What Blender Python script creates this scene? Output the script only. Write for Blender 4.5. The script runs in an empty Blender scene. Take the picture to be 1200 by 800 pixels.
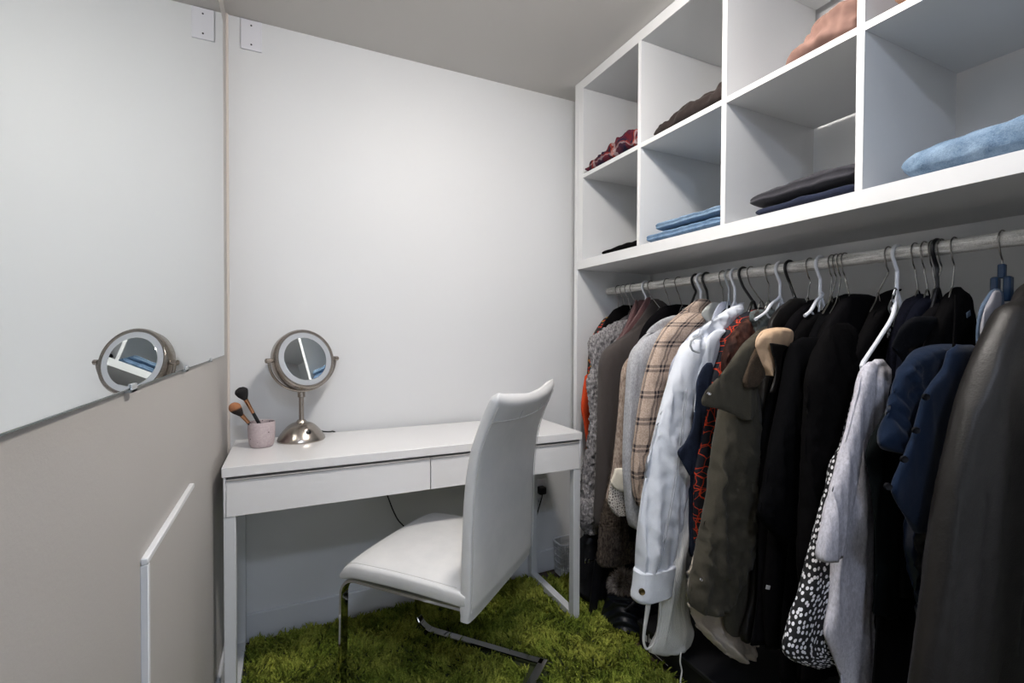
import bpy, bmesh, math, random
import numpy as np
from mathutils import Vector, Matrix, noise
random.seed(7)
rng = np.random.default_rng(11)
SC = bpy.context.scene
COL = SC.collection
PI = math.pi

# ------------------------------------------------------------------ camera (solved from the room's own lines)
FPX = 558.158
CAMZ = 1.1176
_y, _p, _r = math.radians(25.3565), math.radians(-.8665), math.radians(.2519)
CF = Vector((math.sin(_y)*math.cos(_p), math.cos(_y)*math.cos(_p), math.sin(_p)))
_R = Vector((math.cos(_y), -math.sin(_y), 0)); _U = _R.cross(CF)
CR = _R*math.cos(_r) + _U*math.sin(_r)
CU = -_R*math.sin(_r) + _U*math.cos(_r)
CO = Vector((0, 0, CAMZ))
cam_d = bpy.data.cameras.new('camera'); cam = bpy.data.objects.new('camera', cam_d); COL.objects.link(cam)
cam_d.sensor_width = 36; cam_d.lens = FPX*36/1200; cam_d.clip_start = .02
M = Matrix(((CR.x, CU.x, -CF.x), (CR.y, CU.y, -CF.y), (CR.z, CU.z, -CF.z)))
cam.matrix_world = Matrix.Translation(CO) @ M.to_4x4()
SC.camera = cam

def at(ax, v, px, py):
    """point of the photograph's pixel on the plane axis=v"""
    d = CF + CR*((px-600)/FPX) + CU*((400-py)/FPX)
    return CO + d*((v-CO[ax])/d[ax])

# ------------------------------------------------------------------ room numbers
WL, WR, WB, WF, CEIL = -.189, 1.612, 1.954, -1.7, 2.2342
ROD = Vector((1.345, 0, 1.318)); RODR = .0165
XC = 1.174

# ------------------------------------------------------------------ materials
MATS = {}
def nmat(name):
    m = bpy.data.materials.new(name); m.use_nodes = True
    nt = m.node_tree; b = nt.nodes['Principled BSDF']
    return m, nt, b
def N(nt, t, **kw):
    n = nt.nodes.new(t)
    for k, v in kw.items(): setattr(n, k, v)
    return n
def rgb(c):
    """sRGB 0-255 -> linear"""
    def f(u):
        u /= 255
        return u/12.92 if u <= .04045 else ((u+.055)/1.055)**2.4
    return (f(c[0]), f(c[1]), f(c[2]), 1)
def bump(nt, b, height, strength=.3, dist=.002):
    n = N(nt, 'ShaderNodeBump'); n.inputs['Strength'].default_value = strength; n.inputs['Distance'].default_value = dist
    nt.links.new(height, n.inputs['Height']); nt.links.new(n.outputs[0], b.inputs['Normal'])
def noise_tex(nt, scale, detail=3, rough=.5, vec=None, stretch=None):
    n = N(nt, 'ShaderNodeTexNoise'); n.inputs['Scale'].default_value = scale; n.inputs['Detail'].default_value = detail; n.inputs['Roughness'].default_value = rough
    if vec is None:
        tc = N(nt, 'ShaderNodeTexCoord'); vec = tc.outputs['Object']
    if stretch:
        mp = N(nt, 'ShaderNodeMapping'); mp.inputs['Scale'].default_value = stretch
        nt.links.new(vec, mp.inputs['Vector']); vec = mp.outputs[0]
    nt.links.new(vec, n.inputs['Vector'])
    return n
def ramp(nt, fac, stops, interp='LINEAR'):
    n = N(nt, 'ShaderNodeValToRGB'); cr = n.color_ramp; cr.interpolation = interp
    while len(cr.elements) < len(stops): cr.elements.new(.5)
    for e, (p, c) in zip(cr.elements, stops): e.position = p; e.color = c
    nt.links.new(fac, n.inputs['Fac'])
    return n
def plain(name, c, rough=.5, metal=0., bumpscale=0, bumpstr=.2, var=.0, coat=0, spec=.5, stretch=None):
    if name in MATS: return MATS[name]
    m, nt, b = nmat(name)
    col = rgb(c)
    b.inputs['Base Color'].default_value = col; b.inputs['Roughness'].default_value = rough; b.inputs['Metallic'].default_value = metal
    b.inputs['Specular IOR Level'].default_value = spec
    if coat: b.inputs['Coat Weight'].default_value = coat; b.inputs['Coat Roughness'].default_value = .05
    if bumpscale:
        n = noise_tex(nt, bumpscale, 4, .6, stretch=stretch)
        bump(nt, b, n.outputs['Fac'], bumpstr, .002)
        if var:
            lo = tuple(x*(1-var) for x in col[:3])+(1,); hi = tuple(min(1, x*(1+var)) for x in col[:3])+(1,)
            r = ramp(nt, n.outputs['Fac'], [(.3, lo), (.7, hi)])
            nt.links.new(r.outputs[0], b.inputs['Base Color'])
    if name == 'dark_button': b.inputs['Specular IOR Level'].default_value = .15
    MATS[name] = m
    return m
def fabric(name, c, weave=900, var=.18, rough=.9, big=14, bigvar=.0, sheen=.25, bs=.35, spec=.2):
    """woven cloth: thread-scale bump and mottling"""
    if name in MATS: return MATS[name]
    if max(c) < 40: sheen, spec = 0, .06
    m, nt, b = nmat(name); col = rgb(c)
    tc = N(nt, 'ShaderNodeTexCoord')
    n1 = noise_tex(nt, weave, 2, .5, tc.outputs['Object'])
    lo = tuple(x*(1-var) for x in col[:3])+(1,); hi = tuple(min(1, x*(1+var)) for x in col[:3])+(1,)
    r = ramp(nt, n1.outputs['Fac'], [(.35, lo), (.65, hi)])
    nt.links.new(r.outputs[0], b.inputs['Base Color'])
    n2 = noise_tex(nt, big*3, 4, .55, tc.outputs['Object'])
    ad = N(nt, 'ShaderNodeMath', operation='MULTIPLY_ADD'); ad.inputs[1].default_value = .12
    nt.links.new(n1.outputs['Fac'], ad.inputs[0]); nt.links.new(n2.outputs['Fac'], ad.inputs[2])
    bump(nt, b, ad.outputs[0], bs, .006)
    b.inputs['Roughness'].default_value = rough; b.inputs['Sheen Weight'].default_value = sheen*.3
    b.inputs['Specular IOR Level'].default_value = spec
    MATS[name] = m
    return m
def uvnode(nt): return N(nt, 'ShaderNodeUVMap').outputs[0]

M_WALL = plain('wall_paint', (221, 222, 223), .55, bumpscale=220, bumpstr=.05)
M_CEIL = plain('ceiling_paint', (206, 203, 199), .8, bumpscale=160, bumpstr=.05)
M_WHITE = plain('white_lacquer', (226, 226, 228), .3, bumpscale=60, bumpstr=.01)
M_CAB = plain('white_melamine', (212, 213, 214), .38, bumpscale=80, bumpstr=.01)
M_CABEDGE = plain('white_edge', (222, 222, 222), .35, bumpscale=80, bumpstr=.01)
M_TRIM = plain('trim_paint', (214, 216, 219), .35, bumpscale=90, bumpstr=.03)
M_METALWHITE = plain('white_powder_coat', (214, 216, 218), .4, bumpscale=500, bumpstr=.05)
M_LEATHERWHITE = None
M_CHROME = plain('chrome', (215, 215, 215), .06, 1, bumpscale=8, bumpstr=.01)
M_NICKEL = None
M_MIRROR = plain('silvered_glass', (236, 240, 240), .0, 1)
M_BLACKPL = plain('black_plastic', (18, 18, 20), .35, bumpscale=300, bumpstr=.05)
M_WHITEPL = plain('white_plastic', (226, 228, 234), .3, bumpscale=200, bumpstr=.03)
M_STEEL = plain('hanger_steel', (150, 148, 144), .22, 1, bumpscale=200, bumpstr=.03)

def mk_nickel():
    m, nt, b = nmat('brushed_nickel')
    b.inputs['Metallic'].default_value = 1; b.inputs['Roughness'].default_value = .27
    n = noise_tex(nt, 60, 3, .6, stretch=(1, 1, 40))
    r = ramp(nt, n.outputs['Fac'], [(.3, rgb((150, 142, 134))), (.7, rgb((186, 178, 170)))])
    nt.links.new(r.outputs[0], b.inputs['Base Color'])
    bump(nt, b, n.outputs['Fac'], .06, .001)
    return m
M_NICKEL = mk_nickel()
def mk_whiteleather():
    m, nt, b = nmat('white_leather')
    b.inputs['Roughness'].default_value = .42
    tc = N(nt, 'ShaderNodeTexCoord')
    n = N(nt, 'ShaderNodeTexVoronoi'); n.inputs['Scale'].default_value = 420; nt.links.new(tc.outputs['Object'], n.inputs['Vector'])
    n2 = noise_tex(nt, 9, 4, .6, tc.outputs['Object'])
    r = ramp(nt, n2.outputs['Fac'], [(.3, rgb((214, 214, 214))), (.7, rgb((226, 225, 224)))])
    nt.links.new(r.outputs[0], b.inputs['Base Color'])
    ad = N(nt, 'ShaderNodeMath', operation='MULTIPLY_ADD'); ad.inputs[1].default_value = .06
    nt.links.new(n.outputs['Distance'], ad.inputs[0]); nt.links.new(n2.outputs['Fac'], ad.inputs[2])
    bump(nt, b, ad.outputs[0], .22, .006)
    return m
M_LEATHERWHITE = mk_whiteleather()
def mk_rod():
    m, nt, b = nmat('galvanized_pipe')
    b.inputs['Metallic'].default_value = .1; b.inputs['Roughness'].default_value = .5
    n = noise_tex(nt, 70, 6, .75, stretch=(1.6, .16, 1.6))
    n3 = noise_tex(nt, 500, 3, .7)
    mx = N(nt, 'ShaderNodeMath', operation='MULTIPLY_ADD'); mx.inputs[1].default_value = .35
    nt.links.new(n3.outputs['Fac'], mx.inputs[0]); nt.links.new(n.outputs['Fac'], mx.inputs[2])
    r = ramp(nt, mx.outputs[0], [(.45, rgb((96, 95, 92))), (.64, rgb((196, 194, 190))), (.82, rgb((244, 243, 240)))])
    nt.links.new(r.outputs[0], b.inputs['Base Color'])
    bump(nt, b, n.outputs['Fac'], .2, .001)
    return m
M_ROD = mk_rod()
def mk_heather(name, a, c, scale=320, rough=.95):
    if name in MATS: return MATS[name]
    m, nt, b = nmat(name)
    tc = N(nt, 'ShaderNodeTexCoord')
    n = noise_tex(nt, scale, 4, .75, tc.outputs['Object'], stretch=(1, 1, .35))
    r = ramp(nt, n.outputs['Fac'], [(.36, rgb(a)), (.64, rgb(c))])
    nt.links.new(r.outputs[0], b.inputs['Base Color'])
    n2 = noise_tex(nt, 40, 4, .6, tc.outputs['Object'])
    bump(nt, b, n2.outputs['Fac'], .35, .005)
    b.inputs['Roughness'].default_value = rough; b.inputs['Specular IOR Level'].default_value = .15
    MATS[name] = m
    return m
def mk_plaid(name='plaid_flannel'):
    m, nt, b = nmat(name)
    uv = uvnode(nt); sp = N(nt, 'ShaderNodeSeparateXYZ'); nt.links.new(uv, sp.inputs[0])
    def stripes(out, period, offs, width):
        res = None
        for o in offs:
            a = N(nt, 'ShaderNodeMath', operation='MULTIPLY_ADD'); a.inputs[1].default_value = 1/period; a.inputs[2].default_value = o
            nt.links.new(out, a.inputs[0])
            f = N(nt, 'ShaderNodeMath', operation='FRACT'); nt.links.new(a.outputs[0], f.inputs[0])
            l = N(nt, 'ShaderNodeMath', operation='LESS_THAN'); l.inputs[1].default_value = width/period
            nt.links.new(f.outputs[0], l.inputs[0])
            if res is None: res = l.outputs[0]
            else:
                x = N(nt, 'ShaderNodeMath', operation='MAXIMUM'); nt.links.new(res, x.inputs[0]); nt.links.new(l.outputs[0], x.inputs[1]); res = x.outputs[0]
        return res
    sv = stripes(sp.outputs[1], .088, (0, .17), .0095)
    su = stripes(sp.outputs[0], .062, (0, .26), .008)
    ad = N(nt, 'ShaderNodeMath', operation='ADD'); nt.links.new(sv, ad.inputs[0]); nt.links.new(su, ad.inputs[1])
    ml = N(nt, 'ShaderNodeMath', operation='MULTIPLY'); ml.inputs[1].default_value = .55; nt.links.new(ad.outputs[0], ml.inputs[0])
    n = noise_tex(nt, 260, 3, .6)
    base = ramp(nt, n.outputs['Fac'], [(.35, rgb((172, 150, 134))), (.65, rgb((206, 186, 170)))])
    mx = N(nt, 'ShaderNodeMix', data_type='RGBA'); nt.links.new(ml.outputs[0], mx.inputs[0])
    nt.links.new(base.outputs[0], mx.inputs[6]); mx.inputs[7].default_value = rgb((52, 48, 54))
    nt.links.new(mx.outputs[2], b.inputs['Base Color']); b.inputs['Roughness'].default_value = .92; b.inputs['Specular IOR Level'].default_value = .15
    bump(nt, b, n.outputs['Fac'], .25, .003)
    return m
def mk_scribble():
    m, nt, b = nmat('orange_scribble_print')
    uv = uvnode(nt)
    fac = None
    for sc, dist, w in ((12, 1.1, .020), (17, .9, .024), (25, .8, .024)):
        nz = noise_tex(nt, 14, 2, .5, uv)
        mp = N(nt, 'ShaderNodeMix', data_type='RGBA'); mp.inputs[0].default_value = .06*dist
        nt.links.new(uv, mp.inputs[6]); nt.links.new(nz.outputs['Color'], mp.inputs[7])
        v = N(nt, 'ShaderNodeTexVoronoi', feature='DISTANCE_TO_EDGE', voronoi_dimensions='2D'); v.inputs['Scale'].default_value = sc
        nt.links.new(mp.outputs[2], v.inputs['Vector'])
        l = N(nt, 'ShaderNodeMath', operation='LESS_THAN'); l.inputs[1].default_value = w
        nt.links.new(v.outputs['Distance'], l.inputs[0])
        if fac is None: fac = l.outputs[0]
        else:
            x = N(nt, 'ShaderNodeMath', operation='MAXIMUM'); nt.links.new(fac, x.inputs[0]); nt.links.new(l.outputs[0], x.inputs[1]); fac = x.outputs[0]
    mx = N(nt, 'ShaderNodeMix', data_type='RGBA'); nt.links.new(fac, mx.inputs[0])
    mx.inputs[6].default_value = rgb((18, 19, 30)); mx.inputs[7].default_value = rgb((206, 62, 24))
    nt.links.new(mx.outputs[2], b.inputs['Base Color']); b.inputs['Roughness'].default_value = .8
    return m
def mk_dots(name, base, dots, scale=62, rad=.33, stretch=(1, .72, 1)):
    m, nt, b = nmat(name)
    uv = uvnode(nt); mp = N(nt, 'ShaderNodeMapping'); mp.inputs['Scale'].default_value = stretch; nt.links.new(uv, mp.inputs[0])
    v = N(nt, 'ShaderNodeTexVoronoi', voronoi_dimensions='2D'); v.inputs['Scale'].default_value = scale; v.inputs['Randomness'].default_value = .8
    nt.links.new(mp.outputs[0], v.inputs['Vector'])
    l = N(nt, 'ShaderNodeMath', operation='LESS_THAN'); l.inputs[1].default_value = rad; nt.links.new(v.outputs['Distance'], l.inputs[0])
    mx = N(nt, 'ShaderNodeMix', data_type='RGBA'); nt.links.new(l.outputs[0], mx.inputs[0])
    mx.inputs[6].default_value = rgb(base)
    if dots is None:
        r = ramp(nt, v.outputs['Color'], [(.0, rgb((190, 50, 22))), (.4, rgb((24, 22, 20))), (.7, rgb((178, 130, 40)))], 'CONSTANT')
        nt.links.new(r.outputs[0], mx.inputs[7])
    else: mx.inputs[7].default_value = rgb(dots)
    nt.links.new(mx.outputs[2], b.inputs['Base Color']); b.inputs['Roughness'].default_value = .75
    return m
def mk_lace():
    m, nt, b = nmat('crochet_lace')
    uv = uvnode(nt); v = N(nt, 'ShaderNodeTexVoronoi', feature='DISTANCE_TO_EDGE', voronoi_dimensions='2D'); v.inputs['Scale'].default_value = 105
    nt.links.new(uv, v.inputs['Vector'])
    r = ramp(nt, v.outputs['Distance'], [(.12, rgb((214, 206, 196))), (.32, rgb((112, 104, 98)))])
    nt.links.new(r.outputs[0], b.inputs['Base Color']); b.inputs['Roughness'].default_value = .9
    bump(nt, b, v.outputs['Distance'], .8, -.003)
    return m
def mk_rib(name, c, freq=420):
    m, nt, b = nmat(name)
    uv = uvnode(nt); w = N(nt, 'ShaderNodeTexWave'); w.inputs['Scale'].default_value = freq/6.28; w.bands_direction = 'X'; w.inputs['Distortion'].default_value = .3
    nt.links.new(uv, w.inputs['Vector']); b.inputs['Base Color'].default_value = rgb(c); b.inputs['Roughness'].default_value = .85
    bump(nt, b, w.outputs['Fac'], .5, .002)
    return m
def mk_denim(name, c, c2):
    m, nt, b = nmat(name)
    n = noise_tex(nt, 420, 3, .7); n2 = noise_tex(nt, 26, 4, .7)
    mu = N(nt, 'ShaderNodeMath', operation='MULTIPLY_ADD'); mu.inputs[1].default_value = .55
    nt.links.new(n.outputs['Fac'], mu.inputs[0]); nt.links.new(n2.outputs['Fac'], mu.inputs[2])
    r = ramp(nt, mu.outputs[0], [(.55, rgb(c)), (1.0, rgb(c2))])
    nt.links.new(r.outputs[0], b.inputs['Base Color']); b.inputs['Roughness'].default_value = .9; b.inputs['Specular IOR Level'].default_value = .15
    bump(nt, b, mu.outputs[0], .5, .004)
    return m
def mk_leather(name, c, c2, rough=.36):
    m, nt, b = nmat(name)
    tc = N(nt, 'ShaderNodeTexCoord')
    v = N(nt, 'ShaderNodeTexVoronoi'); v.inputs['Scale'].default_value = 300; nt.links.new(tc.outputs['Object'], v.inputs['Vector'])
    n2 = noise_tex(nt, 6, 5, .65, tc.outputs['Object'])
    r = ramp(nt, n2.outputs['Fac'], [(.3, rgb(c)), (.7, rgb(c2))]); nt.links.new(r.outputs[0], b.inputs['Base Color'])
    ad = N(nt, 'ShaderNodeMath', operation='MULTIPLY_ADD'); ad.inputs[1].default_value = .08
    nt.links.new(v.outputs['Distance'], ad.inputs[0]); nt.links.new(n2.outputs['Fac'], ad.inputs[2])
    bump(nt, b, ad.outputs[0], .3, .008)
    b.inputs['Roughness'].default_value = rough; b.inputs['Specular IOR Level'].default_value = .35
    return m
def mk_concrete():
    m, nt, b = nmat('pink_speckled_concrete')
    tc = N(nt, 'ShaderNodeTexCoord')
    v = N(nt, 'ShaderNodeTexVoronoi'); v.inputs['Scale'].default_value = 95; nt.links.new(tc.outputs['Object'], v.inputs['Vector'])
    n = noise_tex(nt, 120, 4, .7, tc.outputs['Object'])
    r = ramp(nt, n.outputs['Fac'], [(.3, rgb((176, 160, 162))), (.7, rgb((198, 184, 185)))])
    sel = N(nt, 'ShaderNodeSeparateColor'); nt.links.new(v.outputs['Color'], sel.inputs[0])
    g = N(nt, 'ShaderNodeMath', operation='GREATER_THAN'); g.inputs[1].default_value = .82; nt.links.new(sel.outputs[0], g.inputs[0])
    l = N(nt, 'ShaderNodeMath', operation='LESS_THAN'); l.inputs[1].default_value = .2; nt.links.new(v.outputs['Distance'], l.inputs[0])
    a = N(nt, 'ShaderNodeMath', operation='MULTIPLY'); nt.links.new(g.outputs[0], a.inputs[0]); nt.links.new(l.outputs[0], a.inputs[1])
    mx = N(nt, 'ShaderNodeMix', data_type='RGBA'); nt.links.new(a.outputs[0], mx.inputs[0]); nt.links.new(r.outputs[0], mx.inputs[6]); mx.inputs[7].default_value = rgb((88, 74, 76))
    nt.links.new(mx.outputs[2], b.inputs['Base Color']); b.inputs['Roughness'].default_value = .8
    return m
def mk_multi(name, cols, scale, stretch=None, rough=.9):
    m, nt, b = nmat(name)
    n = noise_tex(nt, scale, 3, .6, stretch=stretch)
    st = [(.3 + .4*i/max(1, len(cols)-1), rgb(c)) for i, c in enumerate(cols)]
    r = ramp(nt, n.outputs['Fac'], st); nt.links.new(r.outputs[0], b.inputs['Base Color']); b.inputs['Roughness'].default_value = rough
    b.inputs['Specular IOR Level'].default_value = .15
    bump(nt, b, n.outputs['Fac'], .4, .004)
    return m
def mk_emit(name, c, s):
    m, nt, b = nmat(name)
    b.inputs['Base Color'].default_value = rgb(c); b.inputs['Emission Color'].default_value = rgb(c); b.inputs['Emission Strength'].default_value = s
    return m

# ------------------------------------------------------------------ mesh helpers
def tag(o, label=None, cat=None, group=None, kind=None):
    if label: o['label'] = label
    if cat: o['category'] = cat
    if group: o['group'] = group
    if kind: o['kind'] = kind
    return o
def link(name, me, mat=None, parent=None, smooth=True):
    o = bpy.data.objects.new(name, me); COL.objects.link(o)
    if mat is not None:
        for m in (mat if isinstance(mat, (list, tuple)) else [mat]): me.materials.append(m)
    if smooth: me.polygons.foreach_set('use_smooth', [True]*len(me.polygons))
    if parent is not None:
        o.parent = parent
        o.matrix_parent_inverse = parent.matrix_world.inverted() if parent.type != 'EMPTY' else Matrix.Translation(parent.location).inverted() if not any(parent.rotation_euler) else (Matrix.Translation(parent.location) @ parent.rotation_euler.to_matrix().to_4x4()).inverted()
    return o
def empty(name, loc, label=None, cat=None, group=None):
    o = bpy.data.objects.new(name, None); COL.objects.link(o); o.location = loc; o.empty_display_size = .05
    return tag(o, label, cat, group)
class MB:
    """collects shapes for one mesh object (world coordinates)"""
    def __init__(s): s.v = []; s.f = []; s.uv = {}; s.mi = []
    def add(s, vs, fs, uvs=None, mi=0):
        o = len(s.v); s.v += [tuple(v) for v in vs]
        for k, f in enumerate(fs):
            s.f.append([i+o for i in f]); s.mi.append(mi)
            if uvs is not None: s.uv[len(s.f)-1] = uvs[k]
        return s
    def box(s, a, b, bev=.0, seg=1, mat=None, mi=0):
        bm = bmesh.new(); bmesh.ops.create_cube(bm, size=1)
        c = [(a[i]+b[i])/2 for i in range(3)]; d = [abs(b[i]-a[i]) for i in range(3)]
        for v in bm.verts: v.co = Vector((v.co[i]*d[i]+c[i] for i in range(3)))
        if bev: bmesh.ops.bevel(bm, geom=list(bm.edges), offset=min(bev, min(d)*.45), segments=seg, profile=.6, affect='EDGES')
        if mat is not None: bm.transform(mat)
        bm.verts.index_update()
        s.add([v.co.copy() for v in bm.verts], [[v.index for v in f.verts] for f in bm.faces], mi=mi); bm.free()
        return s
    def rings(s, rings, cap0=True, cap1=True, closed=True, uvs=None, mi=0):
        n = len(rings[0]); o = len(s.v)
        vs = [p for r in rings for p in r]; fs = []; uf = []
        for i in range(len(rings)-1):
            for k in range(n if closed else n-1):
                k2 = (k+1) % n
                fs.append([i*n+k, i*n+k2, (i+1)*n+k2, (i+1)*n+k])
                if uvs is not None:
                    uf.append([uvs[i][k], uvs[i][k+1], uvs[i+1][k+1], uvs[i+1][k]])
        if cap0: fs.append(list(range(n))[::-1]); uf.append([(0, 0)]*n)
        if cap1: fs.append([(len(rings)-1)*n+k for k in range(n)]); uf.append([(0, 0)]*n)
        return s.add(vs, fs, uf if uvs is not None else None, mi)
    def tube(s, pts, r, n=10, cap=True, flat=None, mi=0):
        pts = [Vector(p) for p in pts]; R = r if isinstance(r, (list, tuple)) else [r]*len(pts)
        rings = []; up = None
        for i, p in enumerate(pts):
            t = (pts[min(i+1, len(pts)-1)]-pts[max(i-1, 0)]).normalized()
            if up is None: up = Vector((0, 1, 0)) if abs(t.y) < .9 else Vector((1, 0, 0))
            a = (up - t*up.dot(t)).normalized(); b = t.cross(a); up = a
            fx, fy = (1, 1) if flat is None else flat
            rings.append([p + a*(math.cos(2*PI*k/n)*R[i]*fx) + b*(math.sin(2*PI*k/n)*R[i]*fy) for k in range(n)])
        return s.rings(rings, cap, cap, mi=mi)
    def lathe(s, prof, c=(0, 0, 0), mat=None, n=40, mi=0):
        """prof = (radius, z) pairs round the z axis"""
        rings = []
        for r, z in prof:
            ring = [Vector((r*math.cos(2*PI*k/n), r*math.sin(2*PI*k/n), z)) for k in range(n)]
            if mat is not None: ring = [mat @ v for v in ring]
            rings.append([v+Vector(c) for v in ring])
        return s.rings(rings, True, True, mi=mi)
    def build(s, name, mat, parent=None, smooth=True, sharp=40):
        me = bpy.data.meshes.new(name); me.from_pydata(s.v, [], s.f)
        if s.uv:
            ul = me.uv_layers.new(name='UVMap'); d = ul.data
            for p in me.polygons:
                u = s.uv.get(p.index)
                if u:
                    for li, c in zip(p.loop_indices, u): d[li].uv = c
        if any(s.mi): me.polygons.foreach_set('material_index', s.mi)
        bm = bmesh.new(); bm.from_mesh(me); bmesh.ops.recalc_face_normals(bm, faces=bm.faces); bm.to_mesh(me); bm.free()
        o = link(name, me, mat, parent, smooth)
        if smooth and sharp: me.set_sharp_from_angle(angle=math.radians(sharp))
        return o
def spline(P, n):
    """Catmull-Rom through P (lists of equal length), resampled to n points by chord length"""
    P = np.array(P, float)
    if len(P) == 2: return [P[0]+(P[1]-P[0])*i/(n-1) for i in range(n)]
    d = np.r_[0, np.cumsum(np.maximum(1e-6, np.linalg.norm(np.diff(P[:, :3], axis=0), axis=1)))]
    out = []
    for s in np.linspace(0, d[-1], n):
        i = min(max(np.searchsorted(d, s)-1, 0), len(P)-2)
        t = (s-d[i])/(d[i+1]-d[i])
        m0 = (P[i+1]-P[max(i-1, 0)])/(d[i+1]-d[max(i-1, 0)])*(d[i+1]-d[i])
        m1 = (P[min(i+2, len(P)-1)]-P[i])/(d[min(i+2, len(P)-1)]-d[i])*(d[i+1]-d[i])
        out.append((2*t**3-3*t*t+1)*P[i]+(t**3-2*t*t+t)*m0+(-2*t**3+3*t*t)*P[i+1]+(t**3-t*t)*m1)
    return out
def curve_pts(P, n): return [Vector(p[:3]) for p in spline([tuple(p) for p in P], n)]

# ------------------------------------------------------------------ the room
def struct(name, a, b, m, bev=0):
    o = MB().box(a, b, bev).build(name, m, smooth=False); o['kind'] = 'structure'; return o
T = .1
struct('floor', (WL-T, WF-T, -.1), (WR+T, WB+T, 0), plain('dark_wood_floor', (70, 54, 44), .45, bumpscale=30, bumpstr=.1, var=.3))
struct('ceiling', (WL-T, WF-T, CEIL), (WR+T, WB+T, CEIL+.1), M_CEIL)
struct('wall_back', (WL-T, WB, 0), (WR+T, WB+T, CEIL), M_WALL)
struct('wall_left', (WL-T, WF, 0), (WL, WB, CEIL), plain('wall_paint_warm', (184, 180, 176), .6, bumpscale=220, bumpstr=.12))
struct('wall_right', (WR, WF, 0), (WR+T, WB, CEIL), M_WALL)
# wall behind the camera, with an unseen doorway holding an added fill light
struct('wall_front', (WL-T, WF-T, 0), (.25, WF, CEIL), M_WALL)
o = MB().box((1.15, WF-T, 0), (WR+T, WF, CEIL)).box((.25, WF-T, 2.02), (1.15, WF, CEIL)).build('wall_front', M_WALL, smooth=False); o['kind'] = 'structure'
def baseboard(name, a, b):
    o = MB().box(a, b, .004).build(name, M_TRIM); o['kind'] = 'structure'; return o
baseboard('baseboard_back', (WL, WB-.013, 0), (WR, WB, .104))
baseboard('baseboard_left', (WL, .7, 0), (WL+.013, WB-.013, .104))
# bead of caulk in the back left corner
mb = MB().tube([(WL+.002, WB-.002, .105), (WL+.002, WB-.002, CEIL)], .006, 8)
o = mb.build('trim_1', plain('caulk', (214, 205, 196), .6, bumpscale=120, bumpstr=.3)); o['kind'] = 'structure'
# raised access panel low on the left wall
acc = empty('access_panel', (WL, 1.03, .25), 'pale painted access panel with white edge low on left wall', 'panel')
MB().box((WL, .845, .10), (WL+.0085, 1.205, .785), .0005).build('board', MATS['wall_paint_warm'], acc)
mb = MB().box((WL, .835, .10), (WL+.0095, .8455, .7848), .0010).box((WL, .835, .785), (WL+.0095, 1.215, .795), .0015)
mb.build('edge_trim', plain('white_edge_strip', (222, 223, 224), .35, bumpscale=90, bumpstr=.02), acc)

# ------------------------------------------------------------------ wall mirror with clips
MX = WL+.006
wm = empty('wall_mirror', (MX, 1.0, 1.045), 'large frameless mirror on the left wall held by small clips', 'mirror')
MB().box((WL+.0005, -.15, 1.045), (MX, 1.81, 2.125), .0008).build('glass', M_MIRROR, wm)
mb = MB().box((WL+.0004, -.151, 1.0435), (MX-.001, 1.8115, 2.1265), .0003)
mb.build('glass_edge', plain('green_glass_edge', (120, 134, 132), .2, bumpscale=90, bumpstr=.02), wm)
clipm = plain('clear_clip', (190, 194, 196), .15, bumpscale=100, bumpstr=.02)
for y in (.78, 1.15, 1.50):
    MB().box((WL, y-.012, 1.0395), (MX+.002, y+.012, 1.0432), .0004).box((MX+.0002, y-.012, 1.0395), (MX+.002, y+.012, 1.0505), .0004).build('clip', clipm, wm)
# white steel plate high on the back wall
pl = empty('wall_plate', (-.11, WB, 2.12), 'small white blank cover plate high in the back left corner', 'plate')
MB().box((-.143, WB-.006, 2.126), (-.077, WB, 2.232), .001).build('plate', plain('white_plate', (226, 226, 232), .4, bumpscale=90, bumpstr=.02), pl)
for z in (2.145, 2.212):
    MB().lathe([(.0, .0), (.003, .0), (.003, .0012), (.0, .0015)], (-.110, WB-.006, z), Matrix.Rotation(PI/2, 4, 'X'), 16).build('screw', plain('dark_screw', (70, 70, 74), .4, .6, bumpscale=90, bumpstr=.02), pl)
# outlet
ol = empty('power_outlet', (1.07, WB, .30), 'white double power outlet with a black plug in it under the desk', 'outlet')
MB().box((1.033, WB-.006, .285), (1.105, WB, .440), .003).build('cover_plate', M_WHITE, ol)
for z in (.335, .395):
    MB().box((1.052, WB-.009, z-.021), (1.086, WB-.005, z+.021), .006).build('socket', M_WHITEPL, ol)
    MB().box((1.061, WB-.0095, z), (1.064, WB-.0085, z+.010)).box((1.074, WB-.0095, z), (1.077, WB-.0085, z+.010)).box((1.066, WB-.0095, z-.013), (1.071, WB-.0085, z-.007)).build('slot', M_BLACKPL, ol)

# ------------------------------------------------------------------ ceiling lights
def ceiling_light(x, y, s, c, label):
    e = empty('ceiling_light', (x, y, CEIL), label, 'ceiling light')
    MB().lathe([(0, CEIL), (.105, CEIL), (.11, CEIL-.01), (.105, CEIL-.022), (.0, CEIL-.022)], (x, y, 0), None, 48).build('base', M_METALWHITE, e)
    pr = [(.0, CEIL-.02)]+[(.095, CEIL-.02)]+[(.095*math.cos(a), CEIL-.024-.05*math.sin(a)) for a in np.linspace(0, PI/2-.02, 12)]+[(0, CEIL-.074)]
    MB().lathe(pr, (x, y, 0), None, 48).build('diffuser', mk_emit('lit_diffuser', c, s), e)
ceiling_light(.60, .86, 54, (255, 249, 243), 'flush white domed ceiling light nearer the desk')
ceiling_light(.0, -.55, 36, (218, 231, 255), 'flush white domed ceiling light nearer the doorway')
al = bpy.data.lights.new('doorway_fill', 'AREA'); al.shape = 'RECTANGLE'; al.size = .86; al.size_y = 1.9; al.energy = 1.5; al.color = (.86, .93, 1)  # added fill light set into the unseen doorway
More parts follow.
